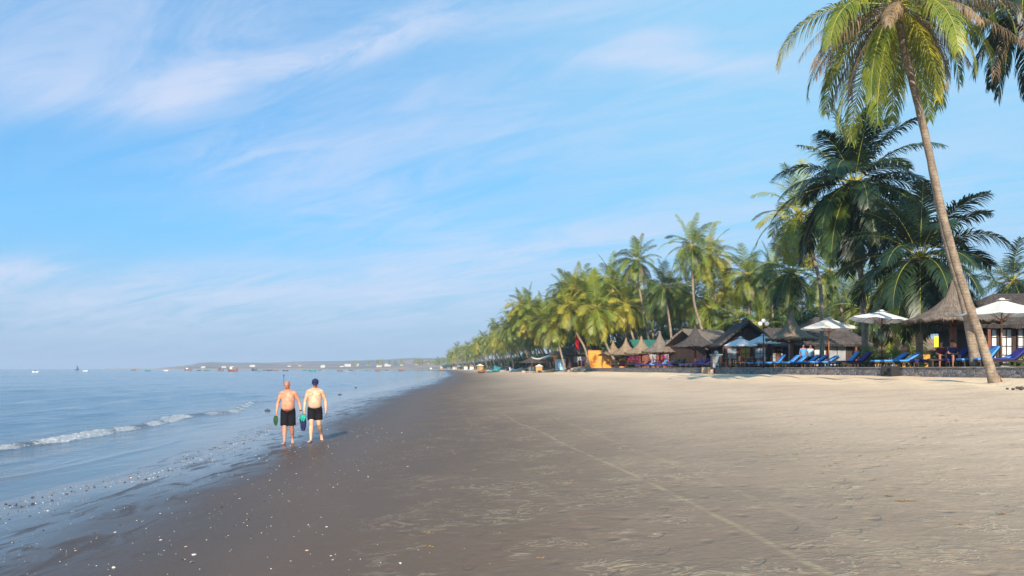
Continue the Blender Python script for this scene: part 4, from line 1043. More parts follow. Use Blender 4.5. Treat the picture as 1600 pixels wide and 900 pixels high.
# dark tables on the deck under the small umbrellas
for i, px in enumerate((1136, 1150, 1166, 1180)):
    r = empty('garden_table', pt(px, wallY(px)+1.6+i*.6, TZ), .2*i, 'dark wooden table under the small white umbrellas, %s from the stone pillar' % ORD[i], 'table', 'dark tables under the small umbrellas')
    t = MB(); t.box((0, 0, .74), (1.2, .8, .06)); t.build('table_top', M['wood_dark'], r)
    for a in (-1, 1):
        for c in (-1, 1): l = MB(); l.box((a*.52, c*.33, .355), (.07, .07, .71)); l.build('leg', M['wood_dark'], r)
    for s in (-1, 1):
        ch = empty('garden_chair', pt(px, wallY(px)+1.6+i*.6, TZ)+Vector((s*1.05, 0, 0)), 0 if s < 0 else math.pi, 'dark slatted chair at the %s side of the %s table from the stone pillar' % ('left' if s < 0 else 'right', ORD[i]), 'chair', 'dark chairs under the small umbrellas')
        b_ = MB(); b_.box((0, 0, .44), (.45, .45, .05)); b_.build('seat', M['wood_red'], ch)
        b_ = MB(); b_.box((-.21, 0, .74), (.04, .45, .42)); b_.build('backrest', M['wood_red'], ch)
        for a in (-1, 1):
            for c in (-1, 1): l = MB(); l.box((a*.19, c*.19, .205), (.05, .05, .41)); l.build('leg', M['wood_dark'], ch)
# yellow sign board behind the couple, flag, cloths, awning
r = empty('sign_board', pt(1474, 60, TZ), R(-10), 'plain bright yellow panel behind the seated couple', 'sign')
b_ = MB(); b_.box((0, 0, 2.0), (1.3, .05, .8)); b_.build('panel', mat('yellow_paint', (.75, .72, .02), .5, .1, 2), r)
b_ = MB(); b_.tube([(-.5, .05, 0), (-.5, .05, 2.2)], .04, 6); b_.tube([(.5, .05, 0), (.5, .05, 2.2)], .04, 6); b_.build('post', M['wood_dark'], r)
def cloth(name, loc, w, h, m, label, cat, fold=5, parent=None):
    vs = []; fs = []; n = 24; k = 8
    for j in range(k+1):
        for i in range(n+1):
            u = i/n; vs.append(((u-.5)*w*(1-.08*j/k), .05*math.sin(u*fold*6.28)*(.4+j/k)+.01, -h*j/k))
    for j in range(k):
        for i in range(n): q = j*(n+1)+i; fs.append((q, q+1, q+n+2, q+n+1))
    mb = MB(); mb.add(vs, fs, 0, True); o = mb.build(name, M[m], parent, loc)
    md = o.modifiers.new('thick', 'SOLIDIFY'); md.thickness = .01
    if parent is None: tag(o, label, cat)
    return o
r = empty('flag', pt(898.5, 126, TZ), 0, 'long red flag hanging from a pole above the dark shack', 'flag')
b_ = MB(); b_.tube([(0, 0, 0), (0, 0, 5.6)], .04, 6); b_.build('pole', M['wood_dark'], r); cloth('flag_cloth', (.32, 0, 5.4), .6, 2.4, 'red_flag', '', '', 1.5, r)
for px, w, lab in ((872, 1.0, 'pale blue cloth hanging under the shack, left one'), (879.5, .9, 'pale blue cloth hanging under the shack, right one')):
    cloth('hanging_cloth', pt(px, 131, TZ+1.55), w, 1.9, 'blue_cloth', lab, 'cloth')
cloth('hanging_cloth', pt(868, 131.5, TZ+2.2), .7, .9, 'orange', 'small orange cloth hanging left of the pale blue ones', 'cloth')
aw = empty('awning', pt(850, 136, 1.8), 0, 'pale sagging canvas awning between the two low thatched parasols', 'awning')
vs = [((i/8-.5)*4.2, (j/4)*2.2, 2.1-.25*math.sin(i/8*math.pi*2)+.25*j/4) for j in range(5) for i in range(9)]
b_ = MB(); b_.add(vs, [(j*9+i, j*9+i+1, (j+1)*9+i+1, (j+1)*9+i) for j in range(4) for i in range(8)], 0, True); o = b_.build('canvas', M['canvas'], aw); o.modifiers.new('t', 'SOLIDIFY').thickness = .02
for sx in (-2.05, 2.05):
    for sy in (.05, 2.1): b_ = MB(); b_.tube([(sx, sy, 0), (sx, sy, 2.2)], .04, 6); b_.build('post', M['wood_red'], aw)
# boulders at the foot of the terrace and the beach end of the wall
rk = mat('pale_boulder', (.42, .33, .26), .9, .3, 2, .5, 10)
for i, (px, Y, s) in enumerate([(905, 116, .8), (898, 118, .7), (912, 114, .6), (889, 121, .4), (842, 135, .5), (818, 150, .5), (1596, 26.5, .09), (1590, 26.9, .07), (1583, 26.4, .06), (1574, 26.8, .05)]):
    mb = MB(); mb.ell((0, 0, 0), (s, s*.8, s*.7), 12, 8)
    mb.v = [tuple(Vector(v)*(1+.25*mnoise.noise(Vector(v)*2/s+Vector((i*7, 0, 0))))) for v in mb.v]
    x, _, _ = pt(px, Y); o = mb.build('boulder', rk if i < 6 else M['pebble'], None, (x, Y, float(gz(x, Y))+s*.2))
    tag(o, 'pale rounded boulder at the left end of the stone wall' if i < 3 else ('pale boulder on the sand by the beach shacks' if i < 6 else 'small dark stone in the dry sand at the right edge'), 'rock', 'boulders at the wall end' if i < 3 else ('boulders by the shacks' if i < 6 else 'dark stones in the dry sand'))

# ------------------------------------------------------------------ boats and things on the water
def boat(px, Y, L, hull, label, cabin=None, mast=0, rz=0.1, z=0.0, group='small boats moored off the beach'):
    r = empty('fishing_boat', pt(px, Y, z), rz, label, 'boat', group); H = L*.24; B = L*.32; n = 12
    vs = []; fs = []
    for i in range(n+1):
        t = i/n*2-1; w = B/2*(1-abs(t)**2.6)+.02; sh = H*(.75+.55*t*t)
        for sx, zz in ((-1, sh), (-.75, .1), (0, -.15), (.75, .1), (1, sh)): vs.append((t*L/2*(1+.08*(zz > .2)), sx*w, zz))
    for i in range(n):
        for k in range(4): q = i*5+k; fs.append((q, q+1, q+6, q+5))
        fs.append((i*5+4, i*5, i*5+5, i*5+9))
    mb = MB(); mb.add(vs, fs, 0, False); mb.build('hull', M[hull], r)
    if cabin:
        c = MB(); c.box((-L*.16, 0, H+L*.07), (L*.24, B*.6, L*.16)); c.build('cabin', M[cabin], r)
        c = MB(); c.box((-L*.16, 0, H+L*.155), (L*.30, B*.72, .06)); c.build('cabin_roof', M['hull_dark'], r)
    if mast: c = MB(); c.tube([(L*.1, 0, H*.6), (L*.1, 0, H+mast)], .06, 6); c.build('mast', M['wood_dark'], r)
    return r
hp = lambda py: CAMZ*F/(py-HY)
B_ = [(133, 590, 3.4, 'hull_white', None, 0, 'white boat low on the water, second from the left'), (209, 900, 6, 'hull_brown', None, 3, 'small reddish boat far out near the left horizon'),
      (231, 620, 4.0, 'hull_teal', None, 0, 'cyan boat at the left of the moored group'), (259, 700, 4, 'hull_white', None, 0, 'tiny white boat left of the white cabin boat'),
      (294, 820, 7, 'hull_brown', 'hull_white', 2, 'dark boat with a tall white cabin'), (311, 760, 3.5, 'hull_dark', None, 0, 'tiny dark boat just right of the white cabin boat'),
      (321, 730, 3, 'hull_dark', None, 0, 'tiny dark boat between the cabin boats, left one'), (325, 700, 3, 'hull_teal', None, 0, 'tiny teal boat between the cabin boats, right one'),
      (345, 760, 6, 'hull_brown', 'hull_dark', 2, 'reddish boat with a small dark cabin just left of the longest boat'), (364, 560, 7.6, 'hull_brown', 'hull_white', 1, 'longest boat, brown hull with a low white cabin'),
      (397, 800, 6, 'hull_dark', 'hull_dark', 2, 'dark boat right of the longest boat'), (405, 560, 2.5, 'hull_teal', None, 0, 'small teal round boat right of the longest boat'),
      (413, 800, 3.5, 'hull_dark', None, 0, 'tiny dark boat beyond the bald man, left'), (421, 740, 5, 'hull_dark', None, 1, 'dark boat beyond the bald man'),
      (431, 700, 4, 'hull_brown', None, 0, 'tiny orange brown boat left of the bald man'), (446, 600, 4.2, 'hull_dark', None, 1, 'dark boat directly above the bald man'),
      (488, 520, 5.0, 'hull_teal', None, 0, 'teal boat directly above the man in the cap'), (477, 760, 4.5, 'hull_teal', None, 0, 'far pale teal boat left of the one above the cap'),
      (531, 600, 3.8, 'hull_brown', None, 0, 'dark red boat right of the men'), (548, 800, 4, 'hull_dark', None, 0, 'tiny dark boat off the far town, left'), (573, 700, 3, 'hull_teal', None, 0, 'tiny teal boat off the far town'),
      (590, 640, 4, 'hull_brown', None, 0, 'brown boat off the far town, middle'), (604, 800, 3.5, 'hull_dark', None, 0, 'tiny dark boat off the far town, right'), (627, 650, 4.5, 'hull_brown', None, 0, 'brown boat nearest the end of the beach'),
      (500, 900, 4, 'hull_dark', None, 0, 'tiny dark boat between the man in the cap and the far town')]
for px, Y, L, hl, cb, ms, lab in B_: boat(px, Y, L, hl, lab, cb, ms, random.uniform(-.35, .35))
# rowing boat with a standing fisher at the far left, a dark sail, floats and a marker pole
boat(55, 430, 2.9, 'hull_white', 'small white boat carrying a dark clad fisher at the far left', None, 0, .2)
r = boat(120, 1000, 5, 'hull_dark', 'boat under a small dark sail on the left horizon', None, 0, 0); c = MB(); c.add([(0, 0, .8), (0, 0, 7), (2.6, 0, 1), (0, .04, .8), (0, .04, 7), (2.6, .04, 1)], [(0, 1, 2), (5, 4, 3), (0, 3, 4, 1), (1, 4, 5, 2), (2, 5, 3, 0)]); c.build('sail', M['navy_cloth'], r)
FL = [(490, 600, 'dark float near the head of the man in the cap'), (556, 606, 'dark float right of the man in the cap'), (418, 642, 'dark clump floating left of the bald man'), (531, 617, 'small dark float between the capped man and the shore')]
for px, py, lab in FL:
    Y = CAMZ*F/(py-HY); mb = MB(); mb.ell((0, 0, .02), (.15, .10, .06), 10, 6); mb.tube([(0, 0, 0), (.02, 0, .12)], .02, 5); tag(mb.build('float', M['hull_dark'], None, pt(px, Y, 0)), lab, 'float')
r = empty('marker_pole', pt(443.5, 120, 0), 0, 'thin marker pole with a red top sticking out of the water beside the bald head', 'marker')
c = MB(); c.tube([(0, 0, -.3), (0, 0, 1.1)], .03, 6); c.build('pole', M['wood_dark'], r); c = MB(); c.box((0, 0, 1.0), (.13, .13, .30)); c.build('top_mark', M['maroon'], r)

# far town at the foot of the hills
TW = [(350, 18, 7, 'white'), (362, 14, 6, 'white'), (395, 22, 6, 'cream'), (318, 16, 4, 'cream'), (505, 18, 8, 'cream'), (534, 14, 6, 'white'), (543, 26, 13, 'cream'), (559, 8, 9, 'cream'), (576, 16, 5, 'cream'), (592, 20, 10, 'white'), (606, 26, 9, 'white'), (628, 14, 7, 'cream'), (452, 14, 5, 'cream'), (468, 12, 5, 'white'), (650, 16, 5, 'cream'), (668, 14, 6, 'white'), (684, 18, 5, 'cream')]
NMS = ['first', 'second', 'third', 'fourth', 'fifth', 'sixth', 'seventh', 'eighth', 'ninth', 'tenth', 'eleventh', 'twelfth', 'thirteenth', 'fourteenth', 'fifteenth', 'sixteenth', 'seventeenth']
wm = mat('far_house_wall', (.62, .58, .52), .8, .1, .2); rm = mat('far_house_roof', (.32, .14, .09), .8, .2, .2)
for i, (px, w, h, c_) in enumerate(sorted(TW)):
    w *= .55; h *= .5
    Y = 1750+(i*37 % 200); r = empty('far_house', pt(px, Y, 1), (i % 3)*.2, '%s pale house from the left at the foot of the far hills' % NMS[i], 'house', 'houses at the foot of the far hills')
    zb = hill_profile(px)/F*2700*((Y-1640)/1060)**.85; r.location.z = max(1, zb*.9)
    a = MB(); a.box((0, 0, h/2), (w, 8, h)); a.build('wall', wm, r)
    a = MB(); a.add([(-w/2-.6, -4.6, h), (w/2+.6, -4.6, h), (w/2+.6, 4.6, h), (-w/2-.6, 4.6, h), (-w/3, 0, h+2.4), (w/3, 0, h+2.4)], [(0, 1, 5, 4), (1, 2, 5), (2, 3, 4, 5), (3, 0, 4), (3, 2, 1, 0)]); a.build('roof', rm if i % 3 else wm, r)

# basket boats, boats and small huts drawn up on the far beach
for i, (px, py) in enumerate([(752, 583.2), (757, 582.6), (768, 582.0), (775, 581.5)]):
    p0 = ground_at(px, py); mb = MB()
    vs = []; fs = []; n = 16
    for j, (rr, zz) in enumerate([(.35, 0), (.85, .18), (1.0, .55), (.92, .55), (.75, .22), (.2, .1)]):
        for k in range(n): a = 6.283*k/n; vs.append((rr*math.cos(a), rr*math.sin(a), zz))
    for j in range(5):
        for k in range(n): fs.append((j*n+k, j*n+(k+1) % n, (j+1)*n+(k+1) % n, (j+1)*n+k))
    fs.append(tuple(range(n))[::-1]); fs.append(tuple(5*n+k for k in range(n)))
    mb.add(vs, fs, 0, True); o = mb.build('basket_boat', M['basket'] if i < 2 else M['hull_teal'], None, p0); o.rotation_euler = (R(25 if i % 2 else -15), 0, i)
    tag(o, ['round brown basket boat nearest the water on the far beach', 'round brown basket boat beside the one nearest the water', 'round teal basket boat on the far beach, left one', 'round teal basket boat on the far beach, right one'][i], 'basket boat', 'basket boats on the far beach')
for px, Y, L, hl, lab in [(784, 265, 5, 'hull_teal', 'teal boat drawn up on the sand under the far palms'), (806, 190, 3.2, 'hull_white', 'upturned white boat by the far palm trunks'), (800, 225, 3.6, 'navy_cloth', 'dark boat drawn up under the far palm trunks')]:
    x, _, _ = pt(px, Y); boat(px, Y, L, hl, lab, None, 0, .3, float(gz(x, Y)), 'boats drawn up on the far beach')
for i, px in enumerate([706, 713, 720, 728, 735, 742, 748, 761, 793, 814, 825]):
    Y = {0: 900, 1: 760, 2: 650, 3: 560, 4: 500, 5: 440, 6: 400, 7: 350, 8: 230, 9: 170, 10: 158}[i]; x = float(xw(Y))-1.5
    r = empty('beach_stall', (x, Y, 1.6), i*.3, 'pale beach stall at the foot of the far palms, %s from the water end' % NMS[i], 'stall', 'stalls along the far beach'); s = 1.25 if Y < 300 else 2.4
    a = MB(); a.box((0, 0, s*.35), (s*1.0, s*.8, s*.7)); a.build('wall', [wm, M['ochre'], M['canvas']][i % 3], r)
    a = MB(); a.add([(-s*.65, -s*.55, s*.7), (s*.65, -s*.55, s*.7), (s*.65, s*.55, s*.7), (-s*.65, s*.55, s*.7), (0, 0, s*1.1)], [(0, 1, 4), (1, 2, 4), (2, 3, 4), (3, 0, 4), (3, 2, 1, 0)]); a.build('roof', [rm, M['canvas'], M['thatch_tan']][i % 3], r)

# ------------------------------------------------------------------ people
def fuse(mb, name, mats, parent, voxel, smooth=4, facemat=None):
    """merge overlapping shapes into one continuous skin"""
    me = mb.mesh(name+'_raw', mats[0]); o = bpy.data.objects.new(name+'_tmp', me); COL.objects.link(o)
    rm_ = o.modifiers.new('r', 'REMESH'); rm_.mode = 'VOXEL'; rm_.voxel_size = voxel; rm_.use_smooth_shade = True
    sm = o.modifiers.new('s', 'SMOOTH'); sm.factor = .5; sm.iterations = smooth
    dg = bpy.context.evaluated_depsgraph_get(); nm = bpy.data.meshes.new_from_object(o.evaluated_get(dg)); nm.name = name
    bpy.data.objects.remove(o); nm.materials.clear()
    for m in mats: nm.materials.append(m)
    nm.polygons.foreach_set('use_smooth', np.ones(len(nm.polygons), bool))
    if facemat:
        for p_ in nm.polygons: p_.material_index = facemat(p_.center)
    o = bpy.data.objects.new(name, nm); COL.objects.link(o)
    if parent is not None: o.parent = parent
    return o
V = Vector
def limb(mb, a, b_, ra, rb, bulge=0.0, n=12, k=6):
    a, b_ = V(a), V(b_); pts = [a.lerp(b_, i/k) for i in range(k+1)]
    rad = [ra+(rb-ra)*(i/k)+bulge*math.sin(math.pi*min(1, (i/k)*1.35))*(1 if i/k < .75 else .4) for i in range(k+1)]
    mb.tube(pts, rad, n); mb.ell(a, (ra,)*3, 12, 8); mb.ell(b_, (rb,)*3, 12, 8)
def hand(mb, wrist, d, palm_n, s=1.0, curl=.6, thumb_side=1):
    """palm, four curled fingers of unequal length, a thumb from the side of the palm"""
    w = V(wrist); d = V(d).normalized(); nrm = V(palm_n); nrm = (nrm-d*nrm.dot(d)).normalized(); sd = d.cross(nrm).normalized()*thumb_side
    end = w+d*.095*s
    mb.tube([w-d*.01, w+d*.035*s, w+d*.07*s, end], [(.028*s, .020*s), (.038*s, .019*s), (.042*s, .017*s), (.038*s, .013*s)], 12, up=nrm)
    for i, ln in enumerate((.070, .080, .074, .058)):
        off = sd*(.030-.020*i)*s; p = end+off-d*.008; dd = d.copy(); pts = [p]
        for j in range(3):
            dd = (dd+nrm*curl*(.45+.25*j)).normalized(); p = p+dd*ln*s*(.42, .33, .25)[j]; pts.append(p)
        mb.tube(pts, [.0095*s, .009*s, .0082*s, .006*s], 8)
    p = w+d*.03*s+sd*.032*s; dd = (d*.75+sd*.65+nrm*.25).normalized(); p1 = p+dd*.038*s; dd2 = (dd+d*.5+nrm*.35).normalized()
    mb.tube([p-dd*.015, p, p1, p1+dd2*.03*s], [.014*s, .0125*s, .010*s, .007*s], 8)
def foot(mb, ankle, heading, pitch=0.0, s=1.0):
    """heading: unit xy; pitch > 0 lifts the heel"""
    a = V(ankle); h = V((heading[0], heading[1], 0)).normalized()
    f = (h*math.cos(pitch)-V((0, 0, 1))*math.sin(pitch)); up = (V((0, 0, 1))*math.cos(pitch)+h*math.sin(pitch))
    heel = a-f*.05*s-up*.045*s; toe = heel+f*.235*s-up*.012*s
    mb.tube([heel-f*.01, heel+f*.04*s+up*.004, heel+f*.12*s, heel+f*.19*s-up*.004, toe], [(.028*s, .03*s), (.034*s, .036*s), (.036*s, .030*s), (.042*s, .020*s), (.034*s, .011*s)], 12, up=up)
    sd = f.cross(up)
    for i in range(5):
        p = toe+sd*(-.032+.016*i)*s-f*.012*s; mb.tube([p, p+f*(.032-.004*i)*s], [.0115*s, .008*s], 7)
    limb(mb, a+up*.03, heel+f*.05*s+up*.02, .034*s, .034*s)
def head(mb, c, yaw=0, pitch=0, s=1.0):
    Rm = (Matrix.Rotation(yaw, 3, 'Z') @ Matrix.Rotation(pitch, 3, 'X')); c = V(c); P = lambda x, y, z: c+Rm @ V((x*s, y*s, z*s))
    mb.ell(P(0, .015, .03), (.077*s, .096*s, .088*s), 20, 14, Rm); mb.ell(P(0, -.012, -.035), (.062*s, .078*s, .078*s), 18, 12, Rm)
    mb.ell(P(0, -.05, -.088), (.032*s, .030*s, .024*s), 12, 8, Rm); mb.ell(P(0, -.078, .028), (.052*s, .016*s, .012*s), 12, 8, Rm)
    mb.tube([P(0, -.085, .025), P(0, -.098, -.005), P(0, -.106, -.022)], [(.009*s, .010*s), (.012*s, .012*s), (.017*s, .013*s)], 10)
    for sx in (-1, 1):
        mb.ell(P(sx*.041, -.064, -.012), (.020*s, .020*s, .018*s), 10, 8, Rm); mb.ell(P(sx*.080, .012, -.002), (.010*s, .020*s, .032*s), 10, 8, Rm)
    mb.ell(P(0, -.083, -.050), (.024*s, .014*s, .007*s), 12, 6, Rm); mb.ell(P(0, -.080, -.060), (.020*s, .013*s, .008*s), 12, 6, Rm)
    Ri = Rm.inverted()
    def fm(p):
        q = Ri @ (V(p)-c)/s
        if q.y < -.066 and abs(abs(q.x)-.030) < .013 and abs(q.z-.006) < .007: return 1
        if q.y < -.076 and abs(q.x) < .023 and abs(q.z+.055) < .008: return 2
        if q.z > -.11 and q.length < .2: return 3
        return 0
    return fm, P, Rm
def walker(loc, rz, s, skin, pose, label, head_yaw, head_pitch, cap=False):
    r = empty('person', loc, rz, label, 'person'); r.scale = (s, s, s)
    mb = MB(); P = pose; bel = P.get('belly', .03)
    tz = lambda z, y, rx, ry: (V((P['sway']*(z-.9), y, z)), (rx, ry))
    rings = [tz(.80, .01, .12, .10), tz(.86, .01, .165, .125), tz(.94, .005, .178, .135+bel*.5), tz(1.02, -.015-bel*.5, .180, .135+bel), tz(1.10, -.02-bel*.55, .180, .130+bel), tz(1.20, -.015-bel*.2, .180, .125+bel*.5), tz(1.30, -.01, .190, .125), tz(1.38, 0, .195, .112), tz(1.44, .005, .170, .085), tz(1.48, .01, .10, .065)]
    mb.tube([a for a, _ in rings], [b_ for _, b_ in rings], 24, up=V((0, 1, 0)))
    for sx in (-1, 1):
        mb.ell((sx*.08+P['sway']*.42, -.105, 1.315), (.075, .035, .055), 12, 8); mb.ell((sx*.168+P['sway']*.5, .005, 1.405), (.062, .062, .058), 14, 10)
    nk = V((P['sway']*.6, .01, 1.45)); hd = V((P['sway']*.65+P.get('hx', 0), -.03, 1.625)); limb(mb, nk, hd-V((0, -.02, .05)), .066, .060)
    for sx in (-1, 1): mb.tube([nk+V((0, .01, .06)), nk+V((sx*.09, .01, 0)), nk+V((sx*.16, .0, -.035))], [.035, .045, .05], 10)
    fm, PH, Rm = head(mb, hd, head_yaw, head_pitch)
    legs = {}
    for key, sx in (('L', -1), ('R', 1)):
        hip = V((sx*.088, .01, .885)); kn = V(P['knee'+key]); an = V(P['ankle'+key])
        limb(mb, hip, kn, .098, .060, .004); 
        limb(mb, kn, an, .056, .036, .014); mb.ell(kn+V((0, -.016, 0)), (.045, .045, .052), 12, 8)
        mb.ell(kn.lerp(an, .28)+V((0, .022, 0)), (.046, .048, .10), 12, 8)
        foot(mb, an, P['head'+key], P['pitch'+key]); legs[key] = (hip, kn, an)
    hands = {}
    for key, sx in (('L', -1), ('R', 1)):
        sh = V((sx*.185+P['sway']*.5, .005, 1.40)); el = V(P['elbow'+key]); wr = V(P['wrist'+key])
        limb(mb, sh, el, .055, .041, .004); limb(mb, el, wr, .040, .026, .006)
        d = (wr-el).normalized(); hand(mb, wr, (d+V((0, 0, -.3))), (-sx, .25, 0), 1.0, P.get('curl', .6), 1); hands[key] = wr+d*.11
    fuse(mb, 'body', [M[skin], M['eye'], M['lips'], M['sunburn']], r, .0075, 3, fm)
    # swimming trunks
    sh_ = MB(); hem = P['hem']
    q = [tz(.80, .005, .135, .12), tz(.86, .005, .187, .147+bel*.2), tz(.93, .004, .196, .150+bel*.5), tz(.985, -.003, .192, .147+bel*.6)]
    sh_.tube([a for a, _ in q], [b_ for _, b_ in q], 26, up=V((0, 1, 0)))
    for key in 'LR':
        hip, kn, an = legs[key]; e = hip.lerp(kn, hem); sh_.tube([hip+V((0, 0, .03)), hip.lerp(kn, hem*.5), e], [(.118, .122), (.116, .118), (.112, .112)], 18)
    fuse(sh_, 'swim_trunks', [M['black_cloth']], r, .010, 2)
    if P.get('cord'):
        c = MB(); pts = [V((P['sway']*.03+.188*math.sin(a)*.92, -.006-(.150+bel*.65)*math.cos(a), .962+.012*abs(math.sin(a)))) for a in [(-.7+1.4*i/10) for i in range(11)]]
        c.tube(pts, .009, 6); c.tube([pts[5], pts[5]+V((-.015, -.01, -.09))], .006, 5); c.tube([pts[5], pts[5]+V((.02, -.01, -.08))], .006, 5); c.build('waist_cord', M['red_cloth'], r)
    if cap:
        c = MB(); vs = []; fs = []; n = 24; k = 8
        for j in range(k+1):
            th = math.pi/2*j/k*1.06
            for i in range(n): a = 6.283*i/n; vs.append(PH(.088*math.sin(th)*math.cos(a), .014+.106*math.sin(th)*math.sin(a), .040+.088*math.cos(th)))
        for j in range(k):
            for i in range(n): fs.append((j*n+i, j*n+(i+1) % n, (j+1)*n+(i+1) % n, (j+1)*n+i))
        c.add(vs, fs, 0, True)
        bv = []; bf = []
        for j in range(4):
            for i in range(13): a = -math.pi/2+(i/12-.5)*2.2; e = 1+j*.20*max(0, math.cos((i/12-.5)*2.6)); bv.append(PH(.088*math.cos(a)*min(e, 1.12), .014+.106*math.sin(a)*e, .036-.010*j-.02*(2*(i/12-.5))**2))
        for j in range(3):
            for i in range(12): q_ = j*13+i; bf.append((q_, q_+1, q_+14, q_+13))
        br = MB(); br.add(bv, bf, 0, True)
        hc = c.build('cap', M['navy_cloth'], r); hc.modifiers.new('t', 'SOLIDIFY').thickness = .006
        b2_ = br.build('cap_brim', M['navy_cloth'], hc); b2_.modifiers.new('t', 'SOLIDIFY').thickness = .006
    if P.get('watch'):
        wr = V(P['wristR']); el = V(P['elbowR']); d = (wr-el).normalized(); c = MB(); c.tube([wr-d*.04, wr-d*.012], .036, 14); c.build('wrist_watch', M['iron'], r)
    return r, {k_: r.matrix_basis @ v for k_, v in hands.items()}
def towel(loc, s, m, label, name='towel', cat='towel', L=.32, seed=0, parent_scale=.95):
    rn = random.Random(seed); n = 20; k = 10; vs = []; fs = []
    for j in range(k+1):
        t = j/k; w = s*(.35+.9*math.sin(math.pi*min(1, .15+t*.75)))
        for i in range(n):
            a = 6.283*i/n; rr = w*(1+.28*math.sin(a*4+seed+t*2)+.12*math.sin(a*9+t*5)); vs.append((rr*math.cos(a), rr*.55*math.sin(a), .04-L*t+.015*math.sin(a*3+seed)*t))
    for j in range(k):
        for i in range(n): fs.append((j*n+i, j*n+(i+1) % n, (j+1)*n+(i+1) % n, (j+1)*n+i))
    fs.append(tuple(range(n))); fs.append(tuple(reversed([k*n+i for i in range(n)])))
    mb = MB(); mb.add(vs, fs, 0, True); o = mb.build(name, M[m], None, loc); return tag(o, label, cat)
def set_on(px, py): return ground_at(px, py)
pA = set_on(450, 693); pB = set_on(492, 690)
poseA = dict(sway=0.0, belly=.045, kneeL=(-.085, -.10, .50), ankleL=(-.075, -.19, .085), pitchL=0.0, headL=(-.15, -1), kneeR=(.10, -.02, .49), ankleR=(.105, .20, .125), pitchR=.45, headR=(.1, -1),
             elbowL=(-.275, .03, 1.12), wristL=(-.30, -.07, .86), elbowR=(.30, .05, 1.14), wristR=(.36, -.05, .89), hem=.97, cord=True, watch=True, hx=-.02)
poseB = dict(sway=0.0, belly=.03, kneeL=(-.09, -.13, .50), ankleL=(-.10, -.24, .085), pitchL=0.0, headL=(-.35, -1), kneeR=(.11, -.03, .49), ankleR=(.17, .24, .20), pitchR=.75, headR=(.15, -1),
             elbowL=(-.265, .03, 1.12), wristL=(-.285, -.05, .86), elbowR=(.29, .04, 1.13), wristR=(.30, -.06, .87), hem=.70, cord=False, hx=0.01)
SA = .925
rA, hA = walker(pA, R(10), SA, 'skin_a', poseA, 'bald barefoot man in long black trunks walking, looking down at the sand', R(-12), R(22))
rB, hB = walker(pB, R(12), SA*1.005, 'skin_b', poseB, 'barefoot man in a navy cap and short black trunks walking beside the bald man', R(-4), R(14), True)
towel(hA['R']+V((.03, -.02, -.02)), .050, 'teal_cloth', 'teal cloth held in the bald man\'s hand between the two men', L=.17, seed=1)
towel(hA['L']+V((0, -.02, -.02)), .040, 'green_cloth', 'dark green sandals dangling from the bald man\'s outer hand', 'sandals', 'sandals', L=.24, seed=2)
towel(hB['L']+V((-.02, 0, -.02)), .065, 'navy_cloth', 'dark navy cloth hanging from the capped man\'s inner hand', L=.42, seed=3)

def sitter(loc, rz, skin, shirt, shorts, label, lean=0.0, arms='cross', hairlong=False, hy=0.0):
    r = empty('person', loc, rz, label, 'person'); mb = MB(); SH_ = .47      # seat height under the hips
    def T(z, y, rx, ry): return (V((lean*(z-.5), y-.10*(z-.5), z)), (rx, ry))
    rings = [T(SH_+.02, .02, .15, .12), T(SH_+.12, .0, .165, .13), T(SH_+.25, -.01, .16, .125), T(SH_+.38, 0, .175, .12), T(SH_+.50, .01, .175, .10), T(SH_+.56, .02, .10, .07)]
    mb.tube([a for a, _ in rings], [b_ for _, b_ in rings], 18, up=V((0, 1, 0)))
    top = T(SH_+.56, .02, 0, 0)[0]; hd = top+V((lean*.1, -.05, .19)); limb(mb, top-V((0, 0, .04)), hd-V((0, -.02, .06)), .055, .052)
    fm, PH, Rm = head(mb, hd, hy, R(22), .97); sho = []
    for sx in (-1, 1):
        hip = V((sx*.09, -.02, SH_+.09)); kn = V((sx*.15, -.42, SH_+.09)); an = V((sx*.15, -.38, .085))
        limb(mb, hip, kn, .088, .058); limb(mb, kn, an, .055, .036, .012); foot(mb, an, (sx*.2, -1))
        s_ = top+V((sx*.175, 0, -.07)); sho.append(s_); el = s_+V((sx*.05, -.10, -.27)); wr = V((sx*.06, -.36, SH_+.19)) if arms == 'cross' else V((sx*.13, -.38, SH_+.16))
        limb(mb, s_, el, .050, .038); limb(mb, el, wr, .036, .026); hand(mb, wr, (-sx*.8, -.5, -.15), (0, 0, -1), .95, .6, 1 if sx < 0 else -1)
    fuse(mb, 'body', [M[skin], M['eye'], M['lips'], M[skin]], r, .011, 2, fm)
    sh_ = MB(); rr = [(a, (b_[0]+.018, b_[1]+.018)) for a, b_ in rings[:-1]]; sh_.tube([a for a, _ in rr], [b_ for _, b_ in rr], 18, up=V((0, 1, 0)))
    for sx, s_ in zip((-1, 1), sho): sh_.tube([s_+V((-sx*.04, 0, .01)), s_+V((sx*.03, -.05, -.14)), s_+V((sx*.045, -.08, -.20))], [.066, .062, .060], 12)
    fuse(sh_, 'shirt', [M[shirt]], r, .013, 2)
    q = MB()
    for sx in (-1, 1): q.tube([(sx*.085, .04, SH_+.09), (sx*.12, -.22, SH_+.095), (sx*.14, -.33, SH_+.09)], [.115, .10, .092], 14)
    fuse(q, 'shorts', [M[shorts]], r, .014, 2)
    h = MB(); h.ell(PH(0, .022, .04), (.086, .103, .090), 16, 10, Rm)
    if hairlong: h.ell(PH(0, .075, -.06), (.07, .05, .12), 12, 8, Rm)
    h.build('hair', M['hair'], r); return r
def seat_pt(px, back=.75):
    Y = 40.0
    for _ in range(60): x = float(xw(Y))+back; Y = .6*Y+.4*(x*F/(px-CX))
    return V((x, Y, TZ+.03))
